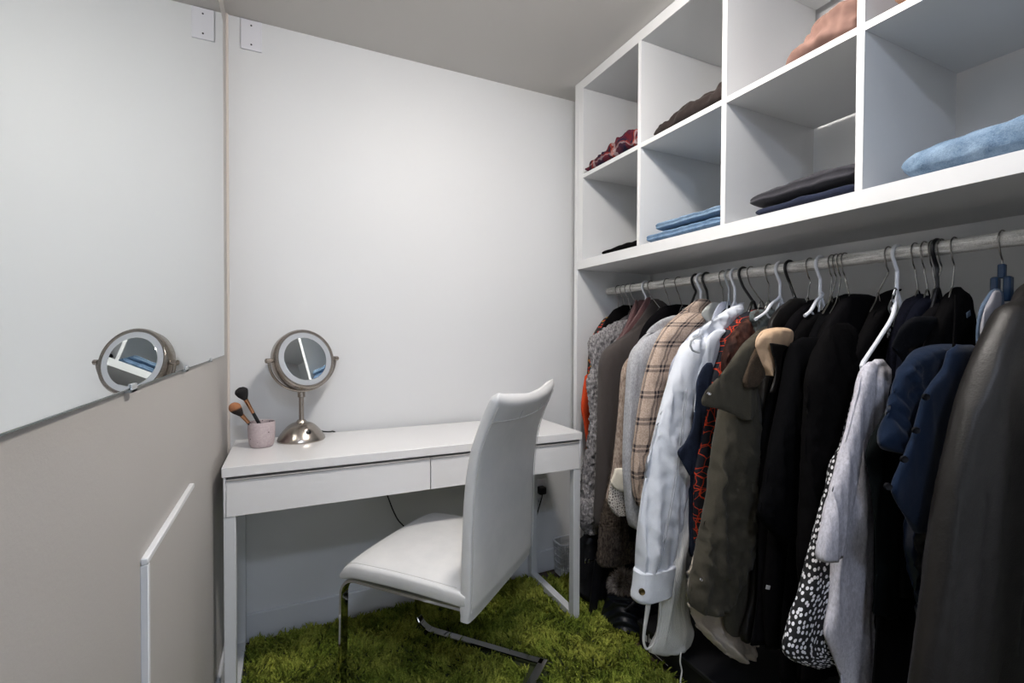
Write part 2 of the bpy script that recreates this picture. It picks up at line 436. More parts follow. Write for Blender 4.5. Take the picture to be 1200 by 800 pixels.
ao = bpy.data.objects.new('doorway_fill', al); COL.objects.link(ao); ao.location = (.70, WF-.06, 1.02); ao.rotation_euler = (PI/2, 0, 0)
w = bpy.data.worlds.new('world'); SC.world = w; w.use_nodes = True
w.node_tree.nodes['Background'].inputs[0].default_value = (.80, .88, 1, 1); w.node_tree.nodes['Background'].inputs[1].default_value = .08

# ------------------------------------------------------------------ desk
DX0, DX1, DY0, DY1 = -.165, 1.035, 1.5437, 1.9336
dk = empty('desk', ((DX0+DX1)/2, 1.74, 0), 'white glossy narrow desk with two drawers against the back wall', 'desk')
gl = plain('white_high_gloss', (232, 231, 231), .13, bumpscale=30, bumpstr=.004)
MB().box((DX0, DY0, .712), (DX1, DY1, .74), .0015).build('tabletop', gl, dk)
MB().box((DX0+.006, DY0+.030, .600), (DX1-.006, DY1-.004, .712), .001).build('carcass', M_WHITE, dk)
for a in (DX0+.004, DX1-.010): MB().box((a, DY0+.004, .598), (a+.006, DY0+.03, .712), .001).build('side_panel', M_WHITE, dk)
dmid = at(1, DY0, 505, 560).x
for a, b in ((DX0+.011, dmid-.0015), (dmid+.0015, DX1-.011)):
    d = MB().box((a, DY0+.004, .598), (b, DY0+.03, .700), .001).build('drawer', gl, dk)
    MB().box((a, DY0+.0, .7005), (b, DY0+.026, .7045), .001).build('grip_gap_shade', plain('grip_shadow_strip', (168, 166, 164), .4, bumpscale=90, bumpstr=.02), d)  # grey strip stands in for the shade in the handle gap
for x0, x1 in ((DX0+.004, DX0+.034), (DX1-.034, DX1-.004)):
    MB().box((x0, DY0+.006, 0), (x1, DY0+.036, .598), .0012).box((x0, DY1-.036, 0), (x1, DY1-.006, .598), .0012).box((x0, DY0+.036, .004), (x1, DY1-.036, .034), .0012).build('leg_frame', M_METALWHITE, dk)

# ------------------------------------------------------------------ vanity mirror
vb = Vector((.048, 1.845, .74))
vm = empty('vanity_mirror', vb, 'round brushed nickel lighted makeup mirror standing on the desk', 'mirror')
prof = [(0, 0), (.077, 0), (.079, .004), (.077, .010)]+[(.077-.058*t**1.05, .010+.052*math.sin(t*PI/2)**.95) for t in np.linspace(.08, 1, 12)]+[(.017, .066), (.012, .072), (0, .072)]
MB().lathe(prof, vb, None, 56).build('base', M_NICKEL, vm)
MB().lathe([(0, .07), (.0085, .07), (.0085, .150), (.0125, .152), (.0125, .172), (.0105, .176), (0, .176)], vb, None, 24).build('stem', M_NICKEL, vm)
hc = Vector((.056, 1.835, 1.025))
yaw, tilt = math.radians(25), math.radians(14.5)
hn = Vector((math.sin(yaw)*math.cos(tilt), -math.cos(yaw)*math.cos(tilt), math.sin(tilt)))
hr = Vector((math.cos(yaw), math.sin(yaw), 0)); hu = hn.cross(hr)*-1
if hu.z < 0: hu = -hu
HM = Matrix(((hr.x, hu.x, hn.x), (hr.y, hu.y, hn.y), (hr.z, hu.z, hn.z))).to_4x4()
MB().lathe([(0, -.040), (.086, -.040), (.100, -.034), (.106, -.020), (.107, .006), (.106, .014), (.102, .0185), (.096, .018), (.093, .012), (.0, .012)], hc, HM, 72).build('head', M_NICKEL, vm)
fr = plain('frosted_light_ring', (176, 180, 186), .35, bumpscale=120, bumpstr=.03)
MB().lathe([(.070, .0122), (.094, .0122), (.094, .0146), (.070, .0146)], hc, HM, 72).build('light_ring', fr, vm)
MB().lathe([(0, .0122), (.0765, .0122), (.0765, .0152), (.0755, .0156), (0, .0156)], hc, HM, 72).build('mirror_glass', M_MIRROR, vm, smooth=False)
yk = []
for a in np.linspace(PI, 2*PI, 41):
    yk.append(hc + hr*(math.cos(a)*.120) + Vector((0, 0, 1))*(math.sin(a)*.110) - hn*.014*0)
MB().tube(yk, .0045, 10).build('yoke', M_NICKEL, vm)
for s in (-1, 1):
    MB().tube([hc+hr*(s*.100), hc+hr*(s*.131)], .0065, 14).tube([hc+hr*(s*.116), hc+hr*(s*.129)], .0085, 14).build('pivot_knob', M_NICKEL, vm)
sd = Vector((.30, -.86, .42)).normalized(); sp = vb+Vector((.019, -.0525, .0335))
ro = sd.to_track_quat('Z', 'Y').to_matrix().to_4x4()
MB().lathe([(0, -.004), (.017, -.004), (.0175, .001), (.015, .003), (0, .003)], sp, ro, 28).build('switch_ring', M_NICKEL, vm)
MB().lathe([(0, .002), (.0085, .002), (.0085, .0065), (.007, .0075), (0, .0075)], sp, ro, 24).build('switch', M_BLACKPL, vm)
cd = [vb+Vector((.055, .05, .022)), vb+Vector((.075, .06, .012)), vb+Vector((.10, .078, .005)), Vector((.165, 1.943, .741)), Vector((.20, 1.9435, .70)), Vector((.30, 1.944, .62))]
p1, p2 = at(1, 1.93, 453, 578), at(1, 1.90, 469, 612)
cd += [p1, p1.lerp(p2, .5)+Vector((.0, 0, -.012)), p2, p2+Vector((.12, .0, -.12)), Vector((.80, 1.92, .14)), Vector((.98, 1.92, .18)), Vector((1.055, 1.90, .37)), Vector((1.067, 1.925, .393))]
MB().tube(curve_pts(cd, 120), .0028, 8).build('power_cord', M_BLACKPL, vm)
MB().box((1.051, WB-.045, .378), (1.087, WB-.0095, .412), .008, 3).build('plug', M_BLACKPL, vm)

# ------------------------------------------------------------------ cup and brushes
cb = Vector((-.075, 1.79, .7402))
cup = MB().lathe([(0, 0), (.030, 0), (.034, .003), (.0375, .012), (.0405, .035), (.0415, .060), (.0405, .081), (.039, .0835), (.037, .082), (.037, .055), (.034, .016), (.0, .010)], cb, None, 48).build('brush_cup', mk_concrete())
tag(cup, 'small pink speckled concrete cup holding makeup brushes on the desk', 'cup')
def brush(tip_px, foot, Y, hr_, ht, colr, tipc, label, slant, flen, hlen):
    tp = at(1, Y, *tip_px); ft = Vector(foot); d = (tp-ft).normalized(); L = (tp-ft).length
    e = empty('makeup_brush', ft, label, 'brush', 'makeup brushes in the cup')
    ro = d.to_track_quat('Z', 'Y').to_matrix().to_4x4()
    hb = L-ht; fb = hb-flen
    MB().lathe([(0, 0), (.003, 0), (.0055, .01), (.006, fb*.6), (.0052, fb+.002), (0, fb+.002)], ft, ro, 20).build('handle', M_BLACKPL, e)
    MB().lathe([(0, fb), (.0055, fb), (.0058, fb+flen*.5), (.0072, hb+.003), (0, hb+.003)], ft, ro, 24).build('ferrule', plain('copper_ferrule', (206, 150, 112), .18, 1, bumpscale=300, bumpstr=.03), e)
    n = 28; rings = []
    for i, t in enumerate(np.linspace(0, 1, 16)):
        r = .007+(hr_-.007)*math.sin(min(1, t*1.35)*PI/2)
        if t > .62: r *= max(.04, math.sqrt(max(0, 1-((t-.62)/.38)**2)))
        ring = []
        for k in range(n):
            a = 2*PI*k/n; off = slant*math.cos(a)*r*t
            rr = r*(1+.05*noise.noise((k*1.7, t*4, 3)))
            ring.append(ft + ro.to_3x3() @ Vector((rr*math.cos(a), rr*math.sin(a)*.8, hb+ht*t+off)))
        rings.append(ring)
    mi = MB(); mi.rings(rings)
    m, nt, b = nmat('bristles_'+label[:6].strip()); b.inputs['Roughness'].default_value = .9
    tc = N(nt, 'ShaderNodeTexCoord'); sx = N(nt, 'ShaderNodeSeparateXYZ'); nt.links.new(tc.outputs['Generated'], sx.inputs[0])
    g = N(nt, 'ShaderNodeMath', operation='MULTIPLY_ADD'); g.inputs[1].default_value = -.35; nt.links.new(sx.outputs[0], g.inputs[0]); nt.links.new(sx.outputs[2], g.inputs[2])
    r = ramp(nt, g.outputs[0], [(.28, rgb(colr)), (.42, rgb(tipc))]); nt.links.new(r.outputs[0], b.inputs['Base Color'])
    nz = noise_tex(nt, 900, 2, .6); bump(nt, b, nz.outputs['Fac'], .5, .003)
    mi.build('bristles', m, e)
brush((280, 454), cb+Vector((.022, .008, .012)), 1.80, .025, .046, (22, 21, 24), (26, 24, 26), 'taller makeup brush with round black bristles and copper ferrule', 0, .050, .05)
brush((271, 473), cb+Vector((.016, -.008, .012)), 1.765, .023, .050, (34, 26, 24), (176, 118, 80), 'shorter angled makeup brush with tan tipped bristles in the cup', .5, .032, .05)

# ------------------------------------------------------------------ chair
CHC = Vector((.449, 1.447, 0)); CHR = math.atan2(.66, .75)
ch = empty('dining_chair', CHC, 'white leather cantilever chair with chrome legs pulled up to the desk', 'chair')
ch.rotation_euler = (0, 0, CHR)
CM = Matrix.Translation(CHC) @ Matrix.Rotation(CHR, 4, 'Z')
def chl(x, y, z): return CM @ Vector((x, y, z))
def superring(c, hx, hy, e, n, ax, ay):
    r = []
    for k in range(n):
        a = 2*PI*k/n; ca, sa = math.cos(a), math.sin(a)
        r.append(c + ax*(hx*math.copysign(abs(ca)**e, ca)) + ay*(hy*math.copysign(abs(sa)**e, sa)))
    return r
# seat: cross sections along local y
rings = []
X, Yv, Z = Vector((1, 0, 0)), Vector((0, 1, 0)), Vector((0, 0, 1))
for t in np.linspace(0, 1, 30):
    yy = -.20+.42*t
    zc = .428 + .006*math.sin(PI*t); hz = .028; hx = .225
    if t > .86:
        u = (t-.86)/.14; hz *= math.sqrt(max(.02, 1-.85*u**3)); zc -= .022*u**2; hx -= .006*u**4
    if t < .03: hz *= .7
    rg = superring(Vector((0, yy, zc)), hx, hz, .36, 64, X, Z)
    rg = [v+Vector((0, 0, .006*(1-(v.x/.225)**2)*(1 if v.z > zc else 0))) for v in rg]
    rings.append([CM @ v for v in rg])
MB().rings(rings).build('seat', M_LEATHERWHITE, ch, sharp=60)
def seatz(x, yy):
    t = (yy+.20)/.42; zc = .428+.006*math.sin(PI*t); hz = .028; hx = .225
    if t > .86:
        u = (t-.86)/.14; hz *= math.sqrt(max(.02, 1-.85*u**3)); zc -= .022*u**2; hx -= .006*u**4
    q = min(.999, abs(x)/hx)**(2/.36)
    return zc+hz*(1-q)**.18+.006*(1-(x/.225)**2)
seam = [chl(.212*s, .186+.006*(1-s*s), seatz(.212*s, .186+.006*(1-s*s))) for s in np.linspace(-1, 1, 60)]
pipem = plain('leather_piping', (206, 205, 203), .45, bumpscale=200, bumpstr=.1)
MB().tube(seam, .0012, 6).build('seam', pipem, ch)
for s in (-1, 1):
    MB().tube([chl(s*.212, y, seatz(.212, y)) for y in np.linspace(-.17, .185, 30)], .0012, 6).build('seam', pipem, ch)
MB().box((-.17, -.19, .396), (.17, .17, .406), .003, mat=CM).build('seat_plate', M_BLACKPL, ch)
# backrest
prof = [(-.196, .372), (-.199, .46), (-.203, .60), (-.209, .71), (-.223, .806), (-.250, .885), (-.273, .935), (-.288, .966)]
pp = spline([(a, b, 0) for a, b in prof], 44); rings = []
for i, p in enumerate(pp):
    t = i/43; q0, q1 = pp[max(i-1, 0)], pp[min(i+1, 43)]
    tv = Vector((0, q1[0]-q0[0], q1[1]-q0[1])).normalized(); nv = Vector((0, tv.z, -tv.y))
    th = .0225 - .004*t; hx = .222
    if t > .955: u = (t-.955)/.045; th *= math.sqrt(max(.03, 1-u**2*.97)); hx -= .007*u**3
    if t < .03: th *= .8
    c = Vector((0, p[0], p[1]))
    rg = superring(c, hx, th, .34, 72, X, nv)
    # gentle hollow across the back, top corners raised
    rg = [v + nv*(-.018*(1-(v.x/.222)**2)*t) + Vector((0, 0, (.014*(abs(v.x)/.222)**2-.009)*t**6)) for v in rg]
    rings.append([CM @ v for v in rg])
MB().rings(rings).build('backrest', M_LEATHERWHITE, ch, sharp=60)
for side, sy in ((-1, 1), (1, 1)):
    pts = []
    for i in range(2, 42):
        p = pp[i]; q0, q1 = pp[i-1], pp[i+1]
        tv = Vector((0, q1[0]-q0[0], q1[1]-q0[1])).normalized(); nv = Vector((0, tv.z, -tv.y)); t = i/43
        pts.append(chl(*(Vector((side*.2185, p[0], p[1])) - nv*(.0205-.004*t))))
    MB().tube(pts, .0013, 6).build('seam', pipem, ch)
def backpt(x, t, out=.0):
    i = int(t*43); p = pp[i]; q0, q1 = pp[max(i-1, 0)], pp[min(i+1, 43)]
    tv = Vector((0, q1[0]-q0[0], q1[1]-q0[1])).normalized(); nv = Vector((0, tv.z, -tv.y))
    return chl(*(Vector((x, p[0], p[1])) - nv*(.0225-.004*t+out) + nv*(-.018*(1-(x/.222)**2)*t) + Vector((0, 0, (.014*(abs(x)/.222)**2-.009)*t**6))))
MB().tube([backpt(x, .885) for x in np.linspace(-.217, .217, 40)], .0017, 6).build('seam', pipem, ch)
for x in (-.075, .075):
    MB().tube([backpt(x, t, -.0002) for t in np.linspace(.89, .95, 10)], .0011, 6).build('seam', pipem, ch)
# chrome cantilever frame, flat bar
def flatbar(pts, wx, th):
    mb = MB(); rings = []
    for i, p in enumerate(pts):
        tv = (pts[min(i+1, len(pts)-1)]-pts[max(i-1, 0)]).normalized()
        sx = Vector((1, 0, 0)); nz = tv.cross(sx).normalized()
        rings.append([CM @ (p+sx*(a*wx/2)+nz*(b*th/2)) for a, b in ((-1, -.6), (-.8, -1), (.8, -1), (1, -.6), (1, .6), (.8, 1), (-.8, 1), (-1, .6))])
    mb.rings(rings); return mb
for s in (-1, 1):
    x = s*.196
    path = [Vector((x, -.19, .396)), Vector((x, .12, .396))]
    for a in np.linspace(PI/2, 0, 10): path.append(Vector((x, .175+.05*math.cos(a), .346+.05*math.sin(a))))
    path += [Vector((x, .228, .20)), Vector((x, .232, .095))]
    for a in np.linspace(0, -PI/2, 10): path.append(Vector((x, .162+.07*math.cos(a), .078+.058*math.sin(a))))
    path += [Vector((x, -.05, .020)), Vector((x, -.265, .020))]
    flatbar(path, .030, .012).build('leg', M_CHROME, ch, sharp=30)
MB().box((-.211, -.280, .014), (.211, -.250, .026), .002, mat=CM).build('crossbar', M_CHROME, ch)
MB().box((-.19, -.19, .382), (.19, -.16, .392), .002, mat=CM).build('crossbar', M_CHROME, ch)

# ------------------------------------------------------------------ wardrobe: side panels, cube shelf unit, rod
CY0, CY1 = .262, 1.80
ZT, ZB, ZBI, ZM = 2.2325, 1.407, 1.447, 1.811
XB = 1.584
sp1 = empty('wardrobe_panel', (1.4, 1.814, 0), 'tall white side panel of the wardrobe beside the desk', 'panel', None)
MB().box((XC+.0008, CY1+.0005, 0), (XB+.01, CY1+.0245, ZT), .001).build('board', M_CAB, sp1)
MB().box((XC-.0006, CY1+.0005, 0), (XC+.0007, CY1+.0245, ZT), .0003).build('edge_band', M_CABEDGE, sp1)
sp2 = empty('wardrobe_panel', (1.4, .25, 0), 'tall white side panel of the wardrobe at its near end', 'panel', None)
MB().box((XC, CY0-.0245, 0), (XB+.01, CY0-.0005, ZT), .001).build('board', M_CAB, sp2)
su = empty('shelf_unit', (1.38, 1.03, ZB), 'white open cube shelf unit above the clothes rail', 'shelf')
def cabboard(name, a, b, edge=True):
    o = MB().box((a[0]+.0012, a[1], a[2]), b, .0008).build(name, M_CAB, su)
    MB().box((a[0], a[1], a[2]), (a[0]+.0012, b[1], b[2]), .0004).build('edge_band', M_CABEDGE, o)
    return o
TH = .038
cabboard('bottom_board', (XC, CY0, ZB), (XB, CY1, ZBI))
cabboard('top_board', (XC, CY0, ZT-.040), (XB, CY1, ZT))
cabboard('end_board', (XC, CY1-TH, ZBI), (XB, CY1, ZT-.040))
cabboard('end_board', (XC, CY0, ZBI), (XB, CY0+TH, ZT-.040))
DIV = [1.394, 1.018, .6455]
for d in DIV: cabboard('divider', (XC, d-.0082, ZBI), (XB, d+.0082, ZT-.040))
edges = [CY1-TH]+[v for d in DIV for v in (d+.0082, d-.0082)]+[CY0+TH]
for a, b in zip(edges[::2], edges[1::2]): cabboard('shelf', (XC+.0005, b, ZM-.0085), (XB, a, ZM+.0085))
rod = MB().tube([(ROD.x, CY0-.001, ROD.z), (ROD.x, CY1+.0003, ROD.z)], RODR, 32).build('clothes_rail', M_ROD)
tag(rod, 'grey galvanized pipe rail the clothes hang from under the shelf', 'rail')
fl = MB().lathe([(RODR, 0), (.030, 0), (.030, .004), (RODR+.001, .006)], (ROD.x, CY1-.0005, ROD.z), Matrix.Rotation(PI/2, 4, 'X'), 32)

# ------------------------------------------------------------------ cloth lofts
def loft_part(name, rows, mat, parent, fold=.006, ff=26, fz=3.5, seed=0, n=56, rn=64, e=.75, fuzz=0, fuzzs=90, open_end=False, hemwave=0, foldlow=1.0, crease=0):
    """rows: (z, xl, xr, y, ty) from top to bottom; closed cross sections with vertical folds"""
    R = spline([(r[1], r[0], r[2], r[3], r[4]) for r in rows], rn)
    rings, uvs = [], []; vlen = 0; prev = None
    for i, (xl, z, xr, y, ty) in enumerate(R):
        t = i/(rn-1); xc, hx = (xl+xr)/2, max(.001, (xr-xl)/2)
        ty = max(.0015, ty)
        sh = 1.0
        if t < .03: sh = .55+.45*(t/.03)
        ring = []; uu = [0]; last = None
        for k in range(n):
            a = 2*PI*k/n; ca, sa = math.cos(a), math.sin(a)
            dx = math.copysign(abs(ca)**e, ca)*hx*sh; dy = math.copysign(abs(sa)**e, sa)*ty*sh
            px, py, pz = xc+dx, y+dy, z
            amp = fold*(.25+.75*min(1, t*2.2*foldlow))
            f = noise.noise((px*ff+seed*7.3, dy*9+seed, pz*fz+seed*3.1)) + .5*noise.noise((px*ff*2.1+seed, seed*2.2+dy*14, pz*fz*1.7))
            f += .55*(.5-abs(noise.noise((px*ff*1.3+seed*4.1, dy*6+seed, pz*fz*.8+px*3+seed)))*2.2)
            if crease:
                q = noise.noise((px*17+seed, seed*1.7, pz*26+px*30+seed)); q2 = noise.noise((px*30-pz*16+seed*2, 4.1, pz*20+seed))
                f += crease*(.55-abs(q)*2.6)*.8+crease*.5*(.5-abs(q2)*2.2)
            py += f*amp*(1 if dy <= 0 else -.6); px += .45*f*amp*ca
            if fuzz:
                q = (px*fuzzs, py*fuzzs, pz*fuzzs)
                g = noise.noise(q)+.6*noise.noise((q[0]*2.3, q[1]*2.3, q[2]*2.3))
                px += fuzz*g*ca; py += fuzz*g*(sa if abs(sa) > .2 else .2); pz += fuzz*.5*g
            if hemwave and t > .9: pz += hemwave*(t-.9)*10*noise.noise((px*18+seed, 1.3, seed))
            p = Vector((px, py, pz)); ring.append(p)
            if last is not None: uu.append(uu[-1]+(p-last).length)
            last = p
        uu.append(uu[-1]+(ring[0]-last).length)
        if prev is not None: vlen += (Vector((xl, y, z))-prev).length
        prev = Vector((xl, y, z)); uvs.append([(u-uu[n//2], -vlen) for u in uu]); rings.append(ring)
    if open_end:  # a hem or cuff one can look into
        c = sum(rings[-1], Vector())/n
        for k_, (s, dz) in enumerate(((.93, .0005), (.88, .006), (.80, .03))):
            rings.append([c+(p-c)*s+Vector((0, 0, dz)) for p in rings[rn-1]]); uvs.append(uvs[rn-1])
    mb = MB(); mb.rings(rings, True, True, uvs=uvs)
    return mb.build(name, mat, parent, sharp=0)
def rows_px(rows, Y, ty, lean=0., xr_c=None):
    out = []; z0 = None; k = len(rows)
    for i, r in enumerate(rows):
        py, pl = r[0], r[1]
        y = Y+lean*i/max(1, k-1)
        a = at(1, y, pl, py)
        if len(r) > 2 and r[2] is not None: xr = at(1, y, r[2], py).x
        else: xr = None
        t = ty[min(i, len(ty)-1)] if isinstance(ty, (list, tuple)) else ty
        out.append([a.z, a.x, xr, y, t])
    for r in out:
        if r[2] is None: r[2] = min(2*ROD.x-r[1], 1.565)
        r[2] = min(r[2], 1.575)
        if r[2] < r[1]+.004: r[2] = r[1]+.004
    return out
def hookY(px): return at(0, ROD.x, px, 330).y
def garment(name, label, cat, px, group=None, Y=None):
    y = hookY(px) if Y is None else Y
    e = empty(name, (ROD.x, y, ROD.z-.06), label, cat, group or 'clothes hung along the rail'); e['_y'] = y
    return e, y

# ------------------------------------------------------------------ hangers
def hook_path(y, zneck, r=RODR+.0032, ys=None):
    P = []
    for a in np.linspace(math.radians(-8), math.radians(205), 26): P.append(Vector((ROD.x+r*math.cos(a), y, ROD.z+(RODR+.0032-r)+r*math.sin(a))))
    ys = y if ys is None else ys
    P += [Vector((ROD.x-.008, y, ROD.z-.030)), Vector((ROD.x, y, ROD.z-.042)), Vector((ROD.x, y+(ys-y)*.3, ROD.z-.058)), Vector((ROD.x, ys, zneck))]
    return P
def hanger(px, kind, label, half=.09, drop=.115, zneck=1.226, armL=None, ys=None):
    y = hookY(px); ys = y if ys is None else ys
    mat, rr, rb = {'wire': (M_STEEL, .0016, .0016), 'white': (M_WHITEPL, .0042, .0046), 'black': (M_BLACKPL, .0042, .0046), 'clear': (plain('pale_grey_plastic', (176, 180, 184), .12, bumpscale=120, bumpstr=.02), .0032, .0030)}[kind]
    nm = {'wire': 'wire_hanger', 'white': 'plastic_hanger', 'black': 'plastic_hanger', 'clear': 'plastic_hanger'}[kind]
    e = empty(nm, (ROD.x, y, ROD.z+RODR), label, 'hanger', 'hangers on the clothes rail')
    r = RODR+rr+.0004
    MB().tube(curve_pts(hook_path(y, zneck, r, ys), 60), rr, 8).build('hook', mat, e)
    c = Vector((ROD.x, ys, zneck))
    if armL is None: L = [c, c+Vector((-half*.3, 0, -drop*.42)), c+Vector((-half, 0, -drop))]
    else: L = [c]+armL
    Rr = [c, c+Vector((half*.3, 0, -drop*.42)), c+Vector((half, 0, -drop))]
    sh = MB().tube(curve_pts(L[::-1]+Rr[1:], 40), rb, 8)
    sh.build('shoulder_bar', mat, e)
    if armL is not None and kind == 'white' and px < 1000:
        q = L[len(L)//2]; nn = [L[-2]+Vector((.006, 0, -.004)), L[-2]+Vector((.016, 0, -.014)), L[-2]+Vector((.032, 0, -.013)), c+Vector((.0, 0, -.02))]
        MB().tube(curve_pts(nn, 20), rb*.6, 8).build('strap_notch', mat, e)
    return e

# ------------------------------------------------------------------ fabrics
F = fabric
f_black = F('black_knit', (11, 10, 11), 700, .3)
f_black2 = F('black_twill', (14, 13, 15), 900, .25)
f_black3 = F('black_jersey', (9, 9, 11), 800, .25)
f_navyblk = F('midnight_boucle', (11, 12, 21), 300, .5, bs=.7)
f_charcoal = F('charcoal_brown_wool', (72, 66, 64), 900, .12)
f_mauve = F('mauve_lining', (96, 66, 66), 600, .12, rough=.55, spec=.5)
f_plaid = mk_plaid()
f_cream = F('cream_satin', (226, 218, 200), 500, .04, rough=.45, spec=.5)
f_lace = mk_lace()
f_beigeknit = mk_heather('beige_open_knit', (128, 110, 98), (186, 170, 156), 180)
f_greyjersey = mk_heather('grey_heather', (150, 150, 152), (190, 190, 194), 300)
f_greyjersey2 = mk_heather('pale_grey_heather', (180, 178, 186), (214, 212, 220), 240)
f_boucle = mk_heather('grey_boucle', (78, 76, 78), (170, 166, 166), 150)
f_darkgrey = mk_heather('dark_grey_knit', (52, 50, 52), (92, 90, 92), 220)
f_whitedenim = F('white_denim', (224, 228, 236), 800, .06, big=9, bs=.3)
f_whiteshirt = F('white_cotton', (186, 190, 204), 900, .05, big=8)
f_sagegrey = F('pale_sage_cotton', (186, 188, 184), 900, .06)
f_navydenim = mk_denim('navy_chambray', (24, 29, 44), (42, 50, 68))
f_scrib = mk_scribble()
f_rust = mk_multi('rust_velvet', [(26, 15, 12), (58, 34, 28), (100, 66, 52)], 34, (1, 1, .4), .7)
f_tealgrey = mk_multi('mottled_teal_grey', [(30, 30, 30), (96, 104, 104), (60, 48, 44)], 40)
f_olive = F('olive_cotton', (70, 66, 56), 900, .14, big=10, bs=.4)
f_olivedk = F('olive_knit_lining', (66, 54, 42), 320, .25)
f_tan = F('tan_satin', (214, 180, 146), 500, .05, rough=.4, spec=.5)
f_brownblk = mk_leather('brown_black_leather', (14, 12, 11), (22, 19, 17), .5)
f_rib = mk_rib('white_rib', (232, 230, 225))
f_offsatin = F('crinkled_offwhite', (190, 178, 164), 500, .06, rough=.5, spec=.4)
f_dots = mk_dots('dotted_viscose', (14, 14, 18), (232, 232, 236), 100, .30, (1, .7, 1))
f_floral = mk_dots('dark_floral', (20, 15, 15), None, 110, .36)
f_orange = F('burnt_orange_chiffon', (196, 66, 28), 500, .15)
f_royal = F('royal_blue_wool', (9, 27, 50), 900, .12, bs=.25)
f_royalsatin = F('navy_satin', (15, 28, 54), 500, .06, rough=.28, spec=.6)
f_greenblk = F('green_black_wool', (13, 17, 18), 900, .2)
f_leather = mk_leather('dark_leather', (22, 20, 18), (31, 28, 26), .46)
f_fur = mk_heather('brown_faux_fur', (36, 30, 28), (92, 82, 74), 170)
f_bluegrey = F('blue_grey_lining', (84, 100, 120), 700, .08, rough=.6)
f_paleg = F('pale_grey_lining', (150, 148, 152), 700, .08, rough=.6)
m_brass = plain('dull_brass', (120, 104, 70), .35, 1, bumpscale=200, bumpstr=.1)
m_darkbtn = plain('dark_button', (10, 11, 16), .5, bumpscale=200, bumpstr=.05)

def disc(name, p, r, d, mat, parent, th=.003):
    d = Vector(d).normalized(); ro = d.to_track_quat('Z', 'Y').to_matrix().to_4x4()
    return MB().lathe([(0, -th), (r, -th), (r*1.02, 0), (r*.92, th*.5), (r*.7, th*.25), (0, th*.25)], p, ro, 24).build(name, mat, parent)
TOCAM = lambda p: (CO-p).normalized()

GR = 'clothes hung along the rail'
# g1 floral dress at the far end
g, y = garment('dress', 'black dress with red and gold floral print hanging at the far left end', 'dress', 725)
loft_part('bodice', rows_px([(366, 713, 745), (384, 700), (400, 692), (440, 688), (478, 685), (520, 687), (600, 684), (640, 686), (662, 692)], y, [.008, .018], .0), f_floral, g, .004, seed=1)
loft_part('sleeve', rows_px([(438, 686, 696), (460, 683, 697), (478, 681, 698), (495, 684, 696), (518, 687, 693)], y-.012, [.008, .014, .008]), f_orange, g, .003, seed=2, rn=30, n=32)
# g2 black top
g, y = garment('blouse', 'black blouse with wide neckline second from the far left end', 'blouse', 731)
loft_part('body', rows_px([(357, 724, 750), (372, 712), (386, 705), (398, 702), (440, 697), (520, 695), (600, 694)], y, [.008, .015]), f_black, g, .004, seed=3)
# g3 fuzzy cardigan
g, y = garment('cardigan', 'grey fuzzy boucle cardigan with a rolled cuff near the desk end', 'cardigan', 739)
loft_part('body', rows_px([(366, 740, 775), (374, 728), (386, 712), (400, 704), (440, 700), (520, 697), (600, 695)], y, [.008, .016]), f_darkgrey, g, .004, seed=4)
loft_part('sleeve', rows_px([(374, 728, 758), (381, 714, 748), (388, 703, 738), (397, 692, 728), (410, 690, 720), (430, 694, 718), (448, 688, 717), (462, 690, 715), (490, 692, 713), (520, 689, 712), (545, 684, 709), (570, 681, 706), (590, 681, 704)], y-.03, [.004, .010, .018, .026, .026, .024]), f_boucle, g, .008, seed=5, n=110, rn=190, fuzz=.006, fuzzs=85, crease=.8)
loft_part('cuff', rows_px([(584, 680, 706), (594, 677, 707), (610, 678, 707), (620, 682, 705), (626, 689, 700)], y-.045, [.026, .034, .032, .015]), f_boucle, g, .003, seed=6, n=90, rn=50, fuzz=.0036, fuzzs=130)
# mauve jacket
g, y = garment('jacket', 'mauve brown jacket tucked behind the charcoal blazer', 'jacket', 743, Y=1.590)
loft_part('body', rows_px([(351, 745, 765), (362, 741), (378, 735), (392, 727), (410, 714), (430, 707), (470, 704), (520, 702), (560, 701), (600, 699)], y, [.008, .018]), f_mauve, g, .004, seed=7)
loft_part('lapel', rows_px([(351, 744.5, 747), (361, 742.5, 747), (373, 738, 744), (385, 732, 739), (393, 729, 732)], y-.022, .004), f_mauve, g, .001, seed=8, n=24, rn=30)
# charcoal blazer
g, y = garment('blazer', 'charcoal brown blazer with mauve lining on a white hanger', 'blazer', 757)
loft_part('body', rows_px([(350, 763, 776), (356, 757), (370, 750), (384, 741), (396, 728), (408, 716), (420, 709), (460, 706), (520, 705), (580, 704), (614, 704)], y, [.008, .022, .024]), f_charcoal, g, .005, seed=9)
loft_part('sleeve', rows_px([(366, 759, 776), (378, 750, 772), (392, 733, 764), (402, 719, 755), (412, 708, 747), (426, 703, 742), (450, 702, 738), (490, 701, 733), (540, 700, 729), (580, 698, 727), (606, 697, 726), (617, 699, 724)], y-.035, [.004, .010, .018, .026, .030, .030, .028]), f_charcoal, g, .005, seed=10, open_end=True)
loft_part('collar', rows_px([(351, 766, 775), (358, 760, 783), (368, 753, 786), (378, 746, 778), (388, 738, 762), (396, 731, 745)], y-.038, [.004, .008, .005]), f_charcoal, g, .002, seed=11, n=32, rn=36)
loft_part('lining', rows_px([(348, 758, 763), (356, 753, 761), (368, 746, 754), (380, 738, 746), (390, 731, 738), (396, 727, 731)], y-.028, .004), f_mauve, g, .001, seed=12, n=24, rn=36)
for q in ((714, 598), (713.5, 603), (713, 608)): disc('button', at(1, y-.066, *q), .0042, (-.3, -1, .1), m_darkbtn, g)
